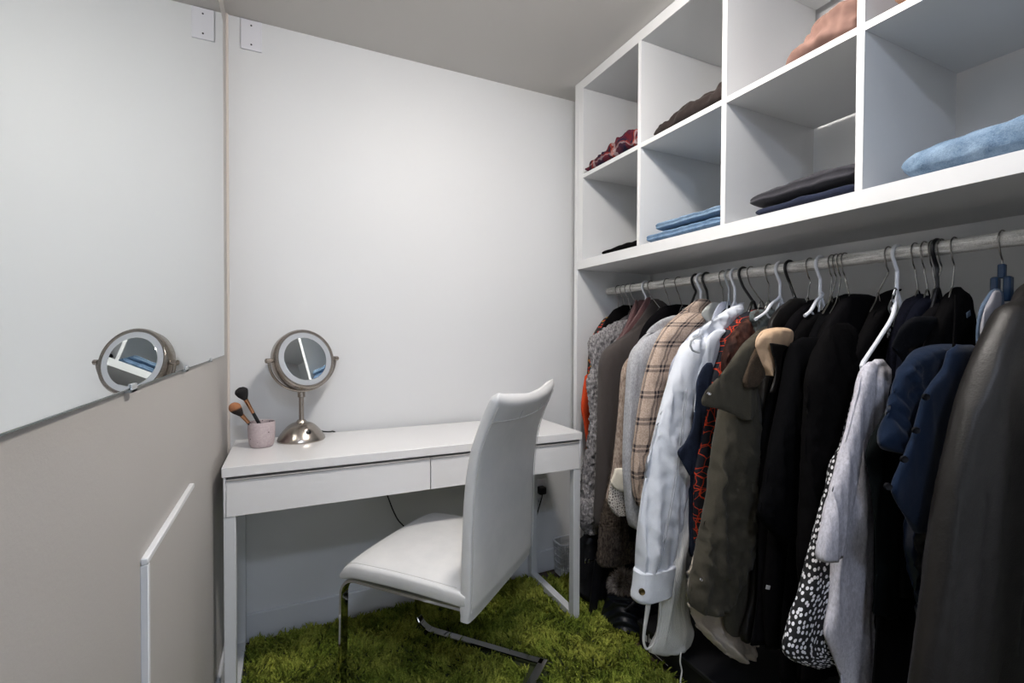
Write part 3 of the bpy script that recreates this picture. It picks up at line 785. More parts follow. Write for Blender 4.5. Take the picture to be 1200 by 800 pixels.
# black jacket behind it
g, y = garment('jacket', 'black jacket with wide shoulders between the charcoal blazer and grey cardigan', 'jacket', 788, Y=1.405)
loft_part('body', rows_px([(356, 786, 812), (362, 774), (372, 762), (385, 753), (402, 748), (440, 746), (520, 740), (600, 736), (634, 738)], y, [.008, .018]), f_black2, g, .005, seed=13)
# brown fur coat
g, y = garment('coat', 'dark brown faux fur coat hem hanging below the charcoal blazer', 'coat', 770, Y=1.465)
loft_part('body', rows_px([(380, 772, 800), (400, 752), (440, 744), (520, 722), (590, 708), (620, 703, 762), (645, 701, 762), (658, 700, 760), (664, 704, 756)], y, [.008, .022, .026]), f_fur, g, .005, seed=14, n=120, rn=170, fuzz=.004, fuzzs=110)
# crochet blouse
g, y = garment('blouse', 'beige crochet blouse with scalloped lace hem and cream turned back cuff', 'blouse', 802, Y=1.345)
loft_part('body', rows_px([(392, 775, 800), (406, 752), (418, 738), (430, 730), (450, 727), (480, 725), (510, 722), (540, 719), (565, 715), (580, 711), (588, 710)], y, [.008, .020, .024]), f_beigeknit, g, .007, seed=15, crease=.9, hemwave=.008)
loft_part('lace_hem', rows_px([(560, 716, 752), (575, 714, 752), (590, 713, 745), (600, 718, 738), (605, 724, 734)], y-.030, [.010, .012, .010]), f_lace, g, .005, seed=16, hemwave=.012, rn=36)
loft_part('turned_cuff', rows_px([(549, 721, 728), (556, 719, 745), (566, 716, 747), (573, 722, 747), (579, 736, 746)], y-.046, [.006, .010, .008]), f_cream, g, .004, seed=17, rn=36, crease=.4)
# grey cardigan
g, y = garment('cardigan', 'light grey heather jersey cardigan between the blazer and plaid shirt', 'cardigan', 810, Y=1.305)
loft_part('body', rows_px([(368, 795, 815), (374, 782), (384, 768), (396, 752), (408, 744), (425, 739), (470, 737), (540, 734), (600, 737), (612, 742)], y, [.008, .020]), f_greyjersey, g, .006, seed=18)
loft_part('sleeve', rows_px([(374, 786, 812), (386, 770, 802), (398, 753, 794), (410, 742, 784), (426, 737, 776), (460, 734, 766), (500, 732, 758), (545, 731, 753), (590, 734, 749), (610, 737, 748), (618, 740, 747)], y-.032, [.004, .012, .022, .028, .028, .022]), f_greyjersey, g, .008, seed=19, open_end=True, crease=.3)
loft_part('collar', rows_px([(369, 790, 806), (374, 776, 812), (382, 764, 806), (390, 757, 790)], y-.034, [.006, .010, .006]), f_greyjersey, g, .002, seed=20, n=32, rn=30)
# plaid shirt
g, y = garment('flannel_shirt', 'beige and grey plaid flannel shirt beside the white jacket', 'shirt', 821)
loft_part('body', rows_px([(350, 818, 834), (358, 808), (366, 798), (376, 786), (388, 775), (404, 767), (430, 759), (470, 751), (510, 746), (550, 744), (578, 745)], y, [.008, .020]), f_plaid, g, .005, seed=21)
loft_part('sleeve', rows_px([(364, 804, 834), (376, 788, 824), (390, 776, 812), (410, 765, 802), (440, 756, 792), (470, 750, 784), (505, 745, 775), (545, 741, 766), (575, 743, 758), (592, 748, 754)], y-.032, [.010, .028, .028, .020]), f_plaid, g, .008, seed=22, crease=.5, open_end=True)
loft_part('collar', rows_px([(350, 817, 830), (355, 812, 834), (362, 806, 834), (370, 808, 828), (376, 814, 822)], y-.034, [.006, .010, .006]), f_plaid, g, .002, seed=23, n=32, rn=30)
# sage collar shirt
g, y = garment('shirt', 'pale sage shirt showing only its collar beside the plaid one', 'shirt', 830, Y=1.222)
loft_part('body', rows_px([(357, 834, 848), (366, 826), (378, 816), (390, 808), (420, 792), (460, 786), (520, 772)], y, [.008, .016]), f_sagegrey, g, .004, seed=24)
loft_part('collar', rows_px([(354, 834, 844), (360, 827, 847), (368, 822, 846), (374, 826, 840), (378, 830, 834)], y-.026, [.005, .009, .005]), f_sagegrey, g, .002, seed=25, n=32, rn=30)
# white blouse
g, y = garment('blouse', 'thin white cotton blouse between the plaid shirt and white denim jacket', 'blouse', 838, Y=1.190)
loft_part('body', rows_px([(380, 826, 850), (390, 812), (400, 803), (412, 795), (426, 787), (445, 783), (475, 781), (520, 772), (600, 762)], y, [.010, .020]), f_whiteshirt, g, .007, seed=26)
# black and white top
g, y = garment('top', 'black top with white piped collar behind the white denim jacket', 'top', 847, Y=1.160)
loft_part('body', rows_px([(356, 852, 864), (366, 844), (376, 836), (390, 826), (430, 806), (500, 792)], y, [.008, .014]), f_black, g, .004, seed=27)
loft_part('collar', rows_px([(353, 846, 858), (358, 841, 853), (366, 837, 845), (375, 834, 839)], y-.018, .004), f_whiteshirt, g, .001, seed=28, n=24, rn=26)
# white denim jacket
g, y = garment('denim_jacket', 'white denim jacket with a buttoned cuff hanging low', 'jacket', 861)
loft_part('body', rows_px([(354, 866, 874), (364, 857), (374, 844), (384, 828), (394, 814), (406, 805), (430, 797), (470, 788), (520, 782), (580, 780), (640, 780)], y, [.010, .024]), f_whitedenim, g, .008, seed=29)
loft_part('sleeve', rows_px([(394, 812, 846), (404, 802, 842), (420, 795, 836), (445, 786, 830), (475, 777, 824), (505, 769, 818), (540, 761, 812), (580, 754, 806), (620, 749, 799), (655, 747, 789), (676, 747, 783)], y-.045, [.014, .034, .036, .034, .030], .03), f_whitedenim, g, .014, seed=30, crease=.4)
loft_part('cuff', rows_px([(668, 745.5, 788), (677, 745, 787.5), (690, 743.5, 785.5), (700, 742, 784.5), (704, 744, 784)], y-.018, [.036, .036, .036]), f_whitedenim, g, .002, seed=31, open_end=True, rn=36)
loft_part('hood', rows_px([(357, 864, 870), (363, 852, 870), (370, 842, 864), (378, 830, 858), (386, 818, 850), (394, 809, 836), (402, 806, 822), (408, 806, 812)], y-.05, [.006, .014, .016, .008], .0), f_whitedenim, g, .009, seed=32, n=64, rn=60, crease=.9)
loft_part('front_fold', rows_px([(386, 838, 852), (398, 828, 842), (420, 822, 836), (450, 817, 830), (480, 814, 824), (486, 815, 820)], y-.072, [.005, .010, .008], .0), f_whitedenim, g, .005, seed=33, n=36, rn=46)
seam = [at(1, y-.045-.036+.03*t, 803-16*t-18*t*t, 455+215*t) for t in np.linspace(0, 1, 30)]
st_m = plain('denim_stitching', (176, 180, 188), .8, bumpscale=300, bumpstr=.2)
MB().tube(seam, .0015, 6).build('seam', st_m, g)
MB().tube([p+Vector((.009, 0, 0)) for p in seam], .0012, 6).build('seam', st_m, g)
disc('button', at(1, y-.054, 752.5, 693.5), .0088, (-.35, -.92, .1), m_brass, g, .005)
# white rib dress
g, y = garment('dress', 'white ribbed dress with hanging strap loop touching the floor box', 'dress', 866, Y=1.098)
loft_part('skirt', rows_px([(470, 822, 850), (540, 806, 838), (600, 796, 832), (650, 784, 800), (690, 776, 803), (720, 773, 806), (742, 770, 809), (756, 763, 812), (763, 760, 812), (767, 775, 808)], y-.01, [.012, .022, .024, .026, .024, .02], .03), f_rib, g, .009, seed=34, foldlow=2, ff=34)
strap = [at(1, y-.02, *q) for q in ((761, 700), (758, 720), (755, 740), (754.5, 752), (758, 760), (765, 756), (770, 742), (773, 726), (774, 712), (773.5, 700))]
MB().tube(curve_pts(strap, 60), [.0105-.007*min(1, i/28) for i in range(60)], 10, flat=(.35, 1)).build('strap', f_rib, g)
MB().tube(curve_pts([at(1, y-.005, *q) for q in ((798, 764), (797, 775), (799, 786), (797.5, 797), (798, 806))], 24), .0024, 6).build('drawstring', f_rib, g)
# chambray shirt
g, y = garment('shirt', 'dark navy chambray shirt squeezed between white jacket and orange print dress', 'shirt', 869, Y=1.070)
loft_part('body', rows_px([(385, 862, 880), (396, 848), (408, 840), (425, 832), (450, 822), (480, 818), (510, 812), (550, 808), (600, 808), (640, 807), (652, 809)], y, [.008, .018]), f_navydenim, g, .006, seed=35)
loft_part('shirt_tail', rows_px([(425, 826, 836), (445, 817, 834), (470, 815, 830), (500, 811, 825), (518, 803, 822), (530, 794, 819), (541, 799, 816), (550, 804, 814), (557, 808, 812)], y-.060, [.003, .006, .004]), f_navydenim, g, .004, seed=36, n=40, rn=48)
# orange scribble dress
g, y = garment('dress', 'navy dress covered in orange scribbled line print', 'dress', 876, Y=1.045)
loft_part('body', rows_px([(360, 886, 896), (368, 872), (378, 860), (390, 849), (402, 843), (420, 840), (440, 834), (456, 827), (480, 823), (520, 818), (560, 814), (600, 813), (632, 814), (644, 818)], y, [.010, .024]), f_scrib, g, .006, seed=37)
# rust velvet
g, y = garment('velvet_top', 'rust brown crushed velvet top gathered above the olive jacket', 'top', 884, Y=1.015)
loft_part('body', rows_px([(364, 892, 905), (371, 880), (380, 868), (392, 858), (405, 851), (420, 847), (434, 847), (470, 850), (520, 852)], y, [.012, .024]), f_rust, g, .010, seed=38, crease=1.2)
# teal grey blouse
g, y = garment('blouse', 'mottled teal grey blouse with only the shoulder showing under a white hanger', 'blouse', 901)
loft_part('body', rows_px([(362, 888, 912), (366, 881), (374, 880), (384, 884), (400, 884), (450, 870)], y, [.010, .020]), f_tealgrey, g, .007, seed=39, crease=.8)
# olive jacket
g, y = garment('field_jacket', 'olive green field jacket with snap storm flap and long sleeve', 'jacket', 914)
loft_part('body', rows_px([(378, 912, 935), (384, 896), (394, 882), (406, 871), (420, 861), (440, 853), (480, 850), (560, 850), (650, 850), (720, 848), (738, 851), (745, 857)], y, [.010, .024]), f_olive, g, .007, seed=40)
loft_part('storm_flap', rows_px([(390, 886, 906), (402, 873, 896), (416, 862, 892), (430, 852, 890), (442, 842, 889), (453, 831, 888), (462, 825, 888), (470, 822, 887), (475, 824, 887), (479, 842, 886), (486, 860, 884), (492, 870, 880)], y-.084, [.008, .014, .012, .010, .008]), f_olive, g, .005, seed=41, crease=.25)
loft_part('lining', rows_px([(396, 890, 906), (410, 884, 904), (430, 876, 900), (446, 871, 894), (454, 873, 886)], y-.100, [.006, .010, .006]), f_olivedk, g, .003, seed=42, n=36, rn=40)
disc('snap', at(1, y-.098, 831, 461), .0045, (-.5, -.85, .1), M_CHROME, g)
loft_part('sleeve', rows_px([(440, 858, 884), (455, 853, 886), (480, 846, 888), (510, 842, 887), (545, 837, 886), (580, 832, 886), (615, 825, 886), (650, 818, 884), (680, 812, 876), (698, 809, 866), (710, 811, 858), (717, 818, 850)], y-.050, [.006, .016, .030, .038, .040, .036], .02), f_olive, g, .012, seed=43, crease=.9, open_end=True)
disc('snap', at(1, y-.076, 822, 679), .0038, (-.5, -.85, .1), M_CHROME, g)
# dark brown leather jacket with tan lining
g, y = garment('jacket', 'brown black jacket with tan satin lining puffed out at the shoulder', 'jacket', 924, Y=.905)
loft_part('body', rows_px([(349, 928, 946), (358, 918), (368, 908), (380, 902), (400, 900), (440, 895), (480, 888), (540, 886), (620, 884), (700, 880), (745, 868), (752, 870)], y, [.010, .022]), f_brownblk, g, .007, seed=44)
loft_part('collar', rows_px([(349, 928, 940), (356, 920, 944), (366, 911, 940), (376, 904, 928), (384, 902, 912)], y-.028, [.006, .010, .006]), f_brownblk, g, .002, seed=45, n=32, rn=30)
loft_part('satin_lining', rows_px([(383.5, 908, 920), (387, 897, 925), (395, 889, 926.5), (404, 886, 926), (409, 887, 917), (416, 889, 906), (426, 893, 907), (434, 897, 905), (440, 899, 902)], y-.058, [.008, .020, .020, .014, .010]), f_tan, g, .006, seed=46, crease=.25)
loft_part('lapel', rows_px([(402, 902, 906), (406, 903, 923), (412, 904, 918), (424, 908, 916), (440, 908, 914), (460, 902, 908)], y-.082, [.002, .004, .003]), f_brownblk, g, .002, seed=149, n=28, rn=36)
# off white satin trailing hem
g, y = garment('satin_skirt', 'crinkled off white satin skirt trailing over the black floor box', 'skirt', 905, Y=.985)
loft_part('hem', rows_px([(560, 850, 905), (620, 828, 895), (660, 812, 885), (690, 807, 880), (712, 809, 884), (732, 817, 884), (748, 829, 886), (760, 842, 886), (769, 855, 885), (775, 866, 884)], y, [.02, .026, .028, .02]), f_offsatin, g, .014, seed=47, crease=1.6, ff=18)
# black group
def blackg(nm, label, cat, px, Y, rows, mat, ty=(.009, .020), seed=0, fold=.006, **kw):
    g, y = garment(nm, label, cat, px, Y=Y)
    loft_part('body', rows_px(rows, y, list(ty)), mat, g, fold, seed=seed, **kw)
    return g, y
blackg('jacket', 'black jacket with round neck just right of the tan lining', 'jacket', 949, .868, [(350, 952, 970), (356, 942), (368, 930), (384, 920), (410, 912), (450, 902), (520, 893), (620, 890), (700, 888), (756, 880)], f_black2, seed=50)
g, y = blackg('long_cardigan', 'black long cardigan with wide sleeve ending above a small white tag', 'cardigan', 961, .838, [(362, 962, 985), (372, 946), (388, 934), (410, 924), (450, 916), (520, 908), (600, 903), (660, 898), (690, 895), (760, 898)], f_black, seed=51)
loft_part('sleeve', rows_px([(395, 930, 975), (420, 926, 966), (450, 920, 960), (490, 912, 953), (530, 904, 947), (570, 897, 941), (600, 891, 938), (614, 896, 937), (626, 907, 936), (633, 915, 934)], y-.045, [.014, .030, .028]), f_black3, g, .008, seed=52, crease=.4)
MB().box((-.008, -.0008, -.005), (.008, .0008, .005), .0006, mat=Matrix.Translation(at(1, y-.026, 900, 688)) @ Matrix.Rotation(.35, 4, 'Y')).build('care_tag', plain('white_tag', (214, 212, 208), .7, bumpscale=200, bumpstr=.1), g)
blackg('hoodie', 'black hoodie with thick pleated sleeve fourth black piece from the tan lining', 'hoodie', 975, .806, [(344, 988, 1000), (352, 980), (366, 968), (384, 955), (410, 946), (450, 938), (520, 930), (620, 926), (720, 918), (800, 915)], f_black3, seed=53, crease=.5)
blackg('sweater', 'black sweater hidden between two black hoodies', 'sweater', 980, .786, [(344, 996, 1008), (352, 987), (368, 975), (390, 962), (420, 954), (470, 950), (560, 945), (680, 940), (800, 935)], f_black, seed=54)
g, y = blackg('hoodie', 'black hoodie with rounded hood standing up beside the rail hooks', 'hoodie', 988, .757, [(344, 1000, 1022), (349, 990, 1030), (358, 983, 1036), (372, 974, 1042), (395, 962), (420, 956), (470, 953), (560, 950), (680, 945), (800, 940)], f_black2, seed=55)
loft_part('sleeve', rows_px([(378, 976, 1000), (392, 966, 1004), (410, 957, 1003), (425, 953, 1001), (445, 948, 998), (480, 946, 992), (540, 943, 985), (600, 942, 978), (660, 940, 972), (690, 944, 968)], y-.045, [.004, .014, .024, .030, .028]), f_black, g, .010, seed=56, crease=.8)
g, y = blackg('blouse', 'black blouse with ruffled edge left of the white hanger', 'blouse', 1041, .690, [(338, 1046, 1058), (346, 1038), (360, 1029), (380, 1017), (405, 1005), (430, 998), (470, 992), (510, 986), (560, 984), (640, 980), (720, 975)], f_black, seed=57, crease=.7)
# dotted dress
g, y = garment('dotted_dress', 'black dress with white speckled dots left of the grey jersey cardigan', 'dress', 1048, Y=.662)
loft_part('skirt', rows_px([(430, 1012, 1040), (480, 1000, 1036), (525, 988, 1030), (545, 979, 1026), (580, 970, 1020), (610, 962, 1016), (640, 953, 1012), (680, 944, 1008), (715, 932, 1004), (745, 923, 998), (762, 919.5, 992), (772, 926, 988), (780, 950, 986)], y, [.012, .022, .028, .030, .026]), f_dots, g, .009, seed=58, foldlow=1.5, ff=30)
MB_ = curve_pts([at(1, .632, *q) for q in ((1050, 338), (1047, 348), (1044, 362), (1046, 372), (1043, 384), (1041, 396))], 30)
def ribbon(name, pts, w, th, mat, parent):
    """narrow flat strap with UVs"""
    rings, uvs = [], []; v = 0
    for i, p in enumerate(pts):
        t = (pts[min(i+1, len(pts)-1)]-pts[max(i-1, 0)]).normalized(); s = t.cross(Vector((0, 1, 0))).normalized(); nrm = s.cross(t)
        if i: v += (p-pts[i-1]).length
        rings.append([p+s*(a*w)+nrm*(b*th) for a, b in ((-1, -1), (1, -1), (1, 1), (-1, 1))]); uvs.append([(0, v), (2*w, v), (2*w+.002, v), (4*w, v), (4*w+.002, v)])
    return MB().rings(rings, uvs=uvs).build(name, mat, parent)
ribbon('strap', MB_, .0042, .0012, f_dots, g)
# grey jersey
g, y = garment('jersey_cardigan', 'pale grey jersey cardigan drooping from the tip of a white hanger', 'cardigan', 1052, Y=.625)
loft_part('body', rows_px([(421, 1024, 1036), (432, 1019, 1036), (460, 1012, 1034), (500, 1003, 1030), (550, 994, 1027), (600, 985, 1025), (650, 979, 1022), (700, 976, 1019), (742, 968, 1017), (755, 972, 1018), (775, 980, 1022), (800, 988, 1028), (830, 994, 1030)], y, [.010, .022, .024, .024, .020]), f_greyjersey2, g, .012, seed=59, foldlow=2, ff=40, fz=2.2)
loft_part('sleeve', rows_px([(424, 1016, 1027), (440, 1010, 1023), (470, 1003, 1018), (510, 993, 1011), (550, 982, 1004), (590, 972, 996), (630, 963, 988), (650, 960, 984), (657, 961, 983)], y-.022, [.008, .015, .018, .016]), f_greyjersey2, g, .009, seed=60, foldlow=2, ff=40, fz=2.5, open_end=True)
# navy boucle and friends
g, y = blackg('boucle_jacket', 'midnight navy textured jacket just right of the white hanger', 'jacket', 1072, .606, [(344, 1074, 1084), (352, 1066), (366, 1057), (385, 1050), (410, 1044), (450, 1039), (520, 1034), (600, 1027), (700, 1024)], f_navyblk, seed=61)
blackg('blazer', 'midnight blue blazer with only its shoulder visible behind the black lapel', 'blazer', 1083, .588, [(346, 1084, 1096), (352, 1078), (364, 1070), (382, 1062), (410, 1056), (460, 1050), (540, 1044), (640, 1042)], F('midnight_wool', (12, 14, 24), 900, .2), seed=62)
g, y = blackg('blazer', 'black blazer with broad folded lapel above the royal blue one', 'blazer', 1095, .570, [(352, 1096, 1112), (360, 1090), (374, 1080), (392, 1070), (420, 1062), (480, 1056), (560, 1050), (660, 1045)], f_black2, seed=63)
loft_part('lapel', rows_px([(370, 1074, 1098), (376, 1064, 1096), (384, 1056, 1092), (394, 1050, 1086), (404, 1046, 1080), (409, 1047, 1064), (420, 1056, 1066), (436, 1062, 1068)], y-.022, [.005, .010, .008, .005]), F('black_wool', (20, 21, 24), 900, .2), g, .003, seed=64, n=36, rn=40)
g, y = blackg('camisole', 'black top with grey neck label and long hanging strap', 'top', 1118, .542, [(336, 1118, 1126), (348, 1112, 1130), (360, 1106, 1134), (372, 1100, 1138), (390, 1092, 1140), (430, 1078, 1142), (500, 1064, 1138), (600, 1056), (700, 1056)], f_black, seed=65)
ribbon('strap', curve_pts([at(1, .488, *q) for q in ((1120, 345), (1120, 370), (1118, 400), (1116.5, 432))], 24), .0042, .0012, f_black, g)
MB().box((-.009, -.0008, -.006), (.009, .0008, .006), .0006, mat=Matrix.Translation(at(1, .516, 1135, 368)) @ Matrix.Rotation(-.35, 4, 'Y')).build('neck_label', plain('blue_grey_label', (78, 92, 108), .7, bumpscale=200, bumpstr=.1), g)
blackg('coat', 'added long plain black coat filling the dark gap between grey jersey and leather coat', 'coat', 1103, .575, [(352, 1104, 1120), (366, 1092), (390, 1078), (430, 1064), (520, 1048), (640, 1036), (740, 1028), (800, 1024), (880, 1020)], f_black3, seed=80)  # extra coat, added to blacken the gap where the pale wall showed
# green black jacket lower
g, y = blackg('jacket', 'very dark green wool jacket below the royal blue blazer', 'jacket', 1108, .560, [(430, 1062, 1100), (480, 1040, 1096), (515, 1022, 1090), (535, 1016, 1086), (552, 1020, 1080), (580, 1024, 1078), (640, 1027, 1070), (700, 1026, 1066), (718, 1025, 1064), (724, 1036, 1058)], f_greenblk, seed=66, ty=(.008, .014))
# royal blue blazer
g, y = garment('blazer', 'royal blue blazer with dark buttons and satin lined sleeve near the right', 'blazer', 1124, Y=.512)
loft_part('body', rows_px([(404, 1114, 1146), (414, 1112, 1148), (432, 1106, 1148), (450, 1092, 1146), (464, 1083, 1144), (485, 1077, 1142), (510, 1070, 1140), (535, 1060, 1136), (560, 1049, 1132), (574, 1046, 1130), (590, 1052, 1128), (606, 1062, 1124), (624, 1073, 1118)], y-.046, [.006, .012, .012]), f_royal, g, .004, seed=67)
loft_part('sleeve', rows_px([(403, 1098, 1122), (409, 1082, 1134), (420, 1068, 1136), (436, 1056, 1128), (455, 1048, 1110), (480, 1041, 1096), (505, 1035, 1084), (520, 1033, 1078), (527, 1038, 1072), (530, 1046, 1062)], y-.004, [.010, .026, .026, .022, .016]), f_royal, g, .011, seed=68, crease=.7, ff=16, fz=5)
loft_part('lower_lining', rows_px([(600, 1066, 1100), (622, 1064, 1102), (640, 1062, 1100), (665, 1066, 1098), (700, 1074, 1095), (735, 1081, 1092)], y+.012, [.012, .018, .010]), f_royalsatin, g, .010, seed=69, crease=1.2, n=44, rn=44)
for q in ((1085.5, 465), (1074, 504), (1060, 538), (1041, 570)): disc('button', at(1, y-.059, *q), .0062, (-.5, -.85, .1), m_darkbtn, g)
# clip hanger shorts
g, y = garment('shorts', 'grey and blue lined shorts clipped to a hanger beside the leather coat', 'shorts', 1174, Y=.458)
loft_part('back_panel', rows_px([(338, 1163, 1174), (346, 1158, 1175), (362, 1149, 1176), (385, 1145, 1176), (410, 1145, 1174), (440, 1147, 1170), (470, 1150, 1166)], y, [.003, .006, .006]), f_bluegrey, g, .002, seed=70, n=32, rn=36)
loft_part('front_panel', rows_px([(340, 1165, 1172), (350, 1161, 1172), (364, 1154, 1171), (385, 1150, 1170), (410, 1151, 1166), (440, 1152, 1162)], y-.010, [.003, .005, .005]), f_paleg, g, .002, seed=71, n=32, rn=36)
# leather coat
g, y = garment('leather_coat', 'dark brown leather coat filling the right edge of the photo', 'coat', 1216, Y=.400)
loft_part('body', rows_px([(326, 1212, 1240), (338, 1200, 1262), (352, 1192, 1300), (372, 1182, 1330), (400, 1170, 1345), (440, 1158), (500, 1144), (580, 1128), (680, 1112), (800, 1096), (860, 1090)], y, [.012, .024, .026]), f_leather, g, .006, seed=72, fz=1.6)
loft_part('sleeve', rows_px([(346, 1190, 1232), (362, 1181, 1230), (385, 1170, 1228), (410, 1158, 1224), (440, 1146, 1220), (475, 1134, 1216), (520, 1122, 1210), (570, 1111, 1204), (640, 1099, 1196), (720, 1088, 1188), (800, 1076, 1180), (860, 1068, 1172)], y-.03, [.014, .030, .036, .038, .038, .036], .04), f_leather, g, .008, seed=73, ff=14, fz=1.4, crease=.25, rn=80)

# ------------------------------------------------------------------ hangers on the rail
hanger(725, 'wire', 'thin steel hanger farthest left on the rail, holding the floral dress')
hanger(730.5, 'wire', 'thin steel hanger second from the left rail end, holding a black blouse')
hanger(736, 'wire', 'thin steel hanger third from the left rail end, holding the fuzzy cardigan', ys=1.640)
hanger(742, 'wire', 'thin steel hanger fourth from the left rail end, holding the mauve jacket', ys=1.59)
hanger(757, 'white', 'white plastic hanger holding the charcoal brown blazer')
hanger(763, 'wire', 'thin steel hanger just right of the blazer\'s white hanger, holding brown fur coat', ys=1.465)
hanger(782, 'wire', 'thin steel hanger left of two holding the wide shouldered black jacket', ys=1.405)
hanger(795, 'wire', 'thin steel hanger right of two near wide shouldered black jacket, holding crochet blouse', ys=1.345)
hanger(815.5, 'black', 'black plastic hanger left of the plaid shirt\'s white hanger', ys=1.305)
hanger(821, 'white', 'white plastic hanger between two black ones, holding the plaid shirt')
hanger(828, 'black', 'black plastic hanger right of the plaid shirt\'s white hanger', ys=1.222)
hanger(847, 'wire', 'thin steel hanger behind the white denim jacket, holding black top with white collar', ys=1.16)
hanger(854, 'clear', 'pale grey plastic hanger whose rounded end pokes out by the white jacket', zneck=1.235,
       armL=[at(1, hookY(854)-.02, *q) for q in ((848, 381), (832, 389))]+[at(1, 1.02, *q) for q in ((816, 395), (809, 401), (811, 410), (820, 413))])
hanger(861, 'white', 'white plastic hanger holding the white denim jacket')
hanger(871, 'black', 'black plastic hanger above the orange scribble print dress', ys=1.045)
hanger(880, 'wire', 'thin steel hanger above the rust velvet top', ys=1.015)
hanger(901, 'wire', 'thin steel hanger left of the bare white hanger over the teal blouse')
yb = hookY(914)
hanger(914, 'white', 'white plastic hanger with bare shoulder arm above the olive jacket', zneck=1.235, armL=[at(1, yb, *q) for q in ((912, 350), (904, 356), (897, 366), (885, 374))])
hanger(925, 'black', 'black plastic hanger holding the brown black jacket with tan lining', ys=0.905)
hanger(949, 'wire', 'thin steel hanger between a black and a white hanger, over black jackets', ys=0.868, half=.035, drop=.05)
yb = hookY(961)
hanger(961, 'white', 'white plastic hanger with bare shoulder arm above the black long cardigan', zneck=1.238, armL=[at(1, yb, *q) for q in ((964, 345), (957, 352), (950, 364), (943, 370))])
hanger(975, 'wire', 'thin steel hanger first in a cluster of four over the black hoodies', ys=0.806, half=.035, drop=.05)
hanger(980, 'wire', 'thin steel hanger second in a cluster of four over the black hoodies', ys=0.803, half=.035, drop=.05)
hanger(985, 'wire', 'thin steel hanger third in a cluster of four over the black hoodies', ys=0.786, half=.035, drop=.05)
hanger(990, 'wire', 'thin steel hanger fourth in a cluster of four over the black hoodies', ys=0.757, half=.035, drop=.05)
hanger(1041, 'wire', 'thin steel hanger left of the steep white hanger, holding black ruffled blouse', ys=0.69, half=.035, drop=.05)
yb = hookY(1051)
hanger(1051, 'white', 'white plastic hanger tilted steeply with grey jersey on its tip', zneck=1.225, armL=[at(1, yb-.03, *q) for q in ((1046, 370), (1030, 397), (1016, 418), (1010, 428), (1011, 434))])
hanger(1072, 'wire', 'thin steel hanger holding the midnight navy textured jacket', ys=0.606)
hanger(1083, 'wire', 'thin steel hanger holding the midnight blue blazer', ys=0.588)
hanger(1092, 'wire', 'thin steel hanger left of the black one over the folded lapel blazer', ys=0.571)
hanger(1097.5, 'black', 'black plastic hanger holding the black blazer with folded lapel', ys=0.569)
hanger(1103, 'wire', 'thin steel hanger right of the black one over the dark green jacket', ys=0.575)
hanger(1118, 'wire', 'thin steel hanger with brassy stem holding the black top with label', ys=0.542)
y = hookY(1174)
e = empty('clip_hanger', (ROD.x, y, ROD.z+RODR), 'steel clip hanger with dark blue grip holding lined shorts', 'hanger', 'hangers on the clothes rail')
MB().tube(curve_pts(hook_path(y, 1.262, RODR+.002), 60), .0016, 8).build('hook', M_STEEL, e)
mcl = plain('dark_blue_plastic', (30, 52, 78), .3, bumpscale=120, bumpstr=.03)
MB().box((ROD.x-.006, y-.006, 1.238), (ROD.x+.006, y+.006, 1.268), .002).build('grip', mcl, e)
MB().box((ROD.x-.010, y-.016, 1.190), (ROD.x+.010, y-.004, 1.242), .003).box((ROD.x-.010, y+.004, 1.190), (ROD.x+.010, y+.016, 1.242), .003).build('clip', mcl, e)
hanger(1216, 'black', 'black plastic hanger holding the leather coat at the right edge', ys=0.4)

# ------------------------------------------------------------------ folded clothes on the shelves
def folded(name, label, cat, x0, x1, y0, y1, z0, z1, mat, seed=0, amp=.006, e=.45, slope=0, fr=16, group=None, layers=1, shape=None, end=.08):
    """soft folded garment: rounded slab, lofted along y, with wrinkles and a fold line on its front"""
    n, rn = 72, 64; rings = []
    for i, t in enumerate(np.linspace(0, 1, rn)):
        yy = y0+(y1-y0)*t
        endf = 1.0
        if t < end: endf = math.sqrt(max(.0, 1-((end-t)/end)**2))
        if t > 1-end: endf = math.sqrt(max(.0, 1-((t-1+end)/end)**2))
        endf = max(.08, endf)
        h = (z1-z0)*(1 if shape is None else shape(1-t))
        ring = []
        for k in range(n):
            a = 2*PI*k/n; ca, sa = math.cos(a), math.sin(a)
            xx = (x0+x1)/2 + math.copysign(abs(ca)**e, ca)*(x1-x0)/2*(.94+.06*endf)
            zz = z0 + h*.5 + math.copysign(abs(sa)**.6, sa)*h*.5*endf
            w = noise.noise((xx*fr+seed, yy*fr, zz*fr*1.6+seed*2))+.5*noise.noise((xx*fr*2.6, yy*fr*2.2+seed, zz*fr*3))
            fz_ = (zz-z0)/max(h, .001)
            zz += amp*w*max(0, fz_)*1.3
            xx += amp*.9*w*(-1 if ca < 0 else 1)
            if layers > 1 and ca < 0:   # folded layers pressed together along the front
                xx += .006*abs(math.sin(PI*layers*fz_))*-1 + .004
            ring.append(Vector((xx, yy, max(zz, z0+.0005))))
        rings.append(ring)
    o = MB().rings(rings).build(name, mat, None, sharp=0)
    tag(o, label, cat, group)
    return o
def ypx(px, py): return at(0, XC+.02, px, py).y
S1 = ZBI+.0005; S2 = ZM+.0085+.0005
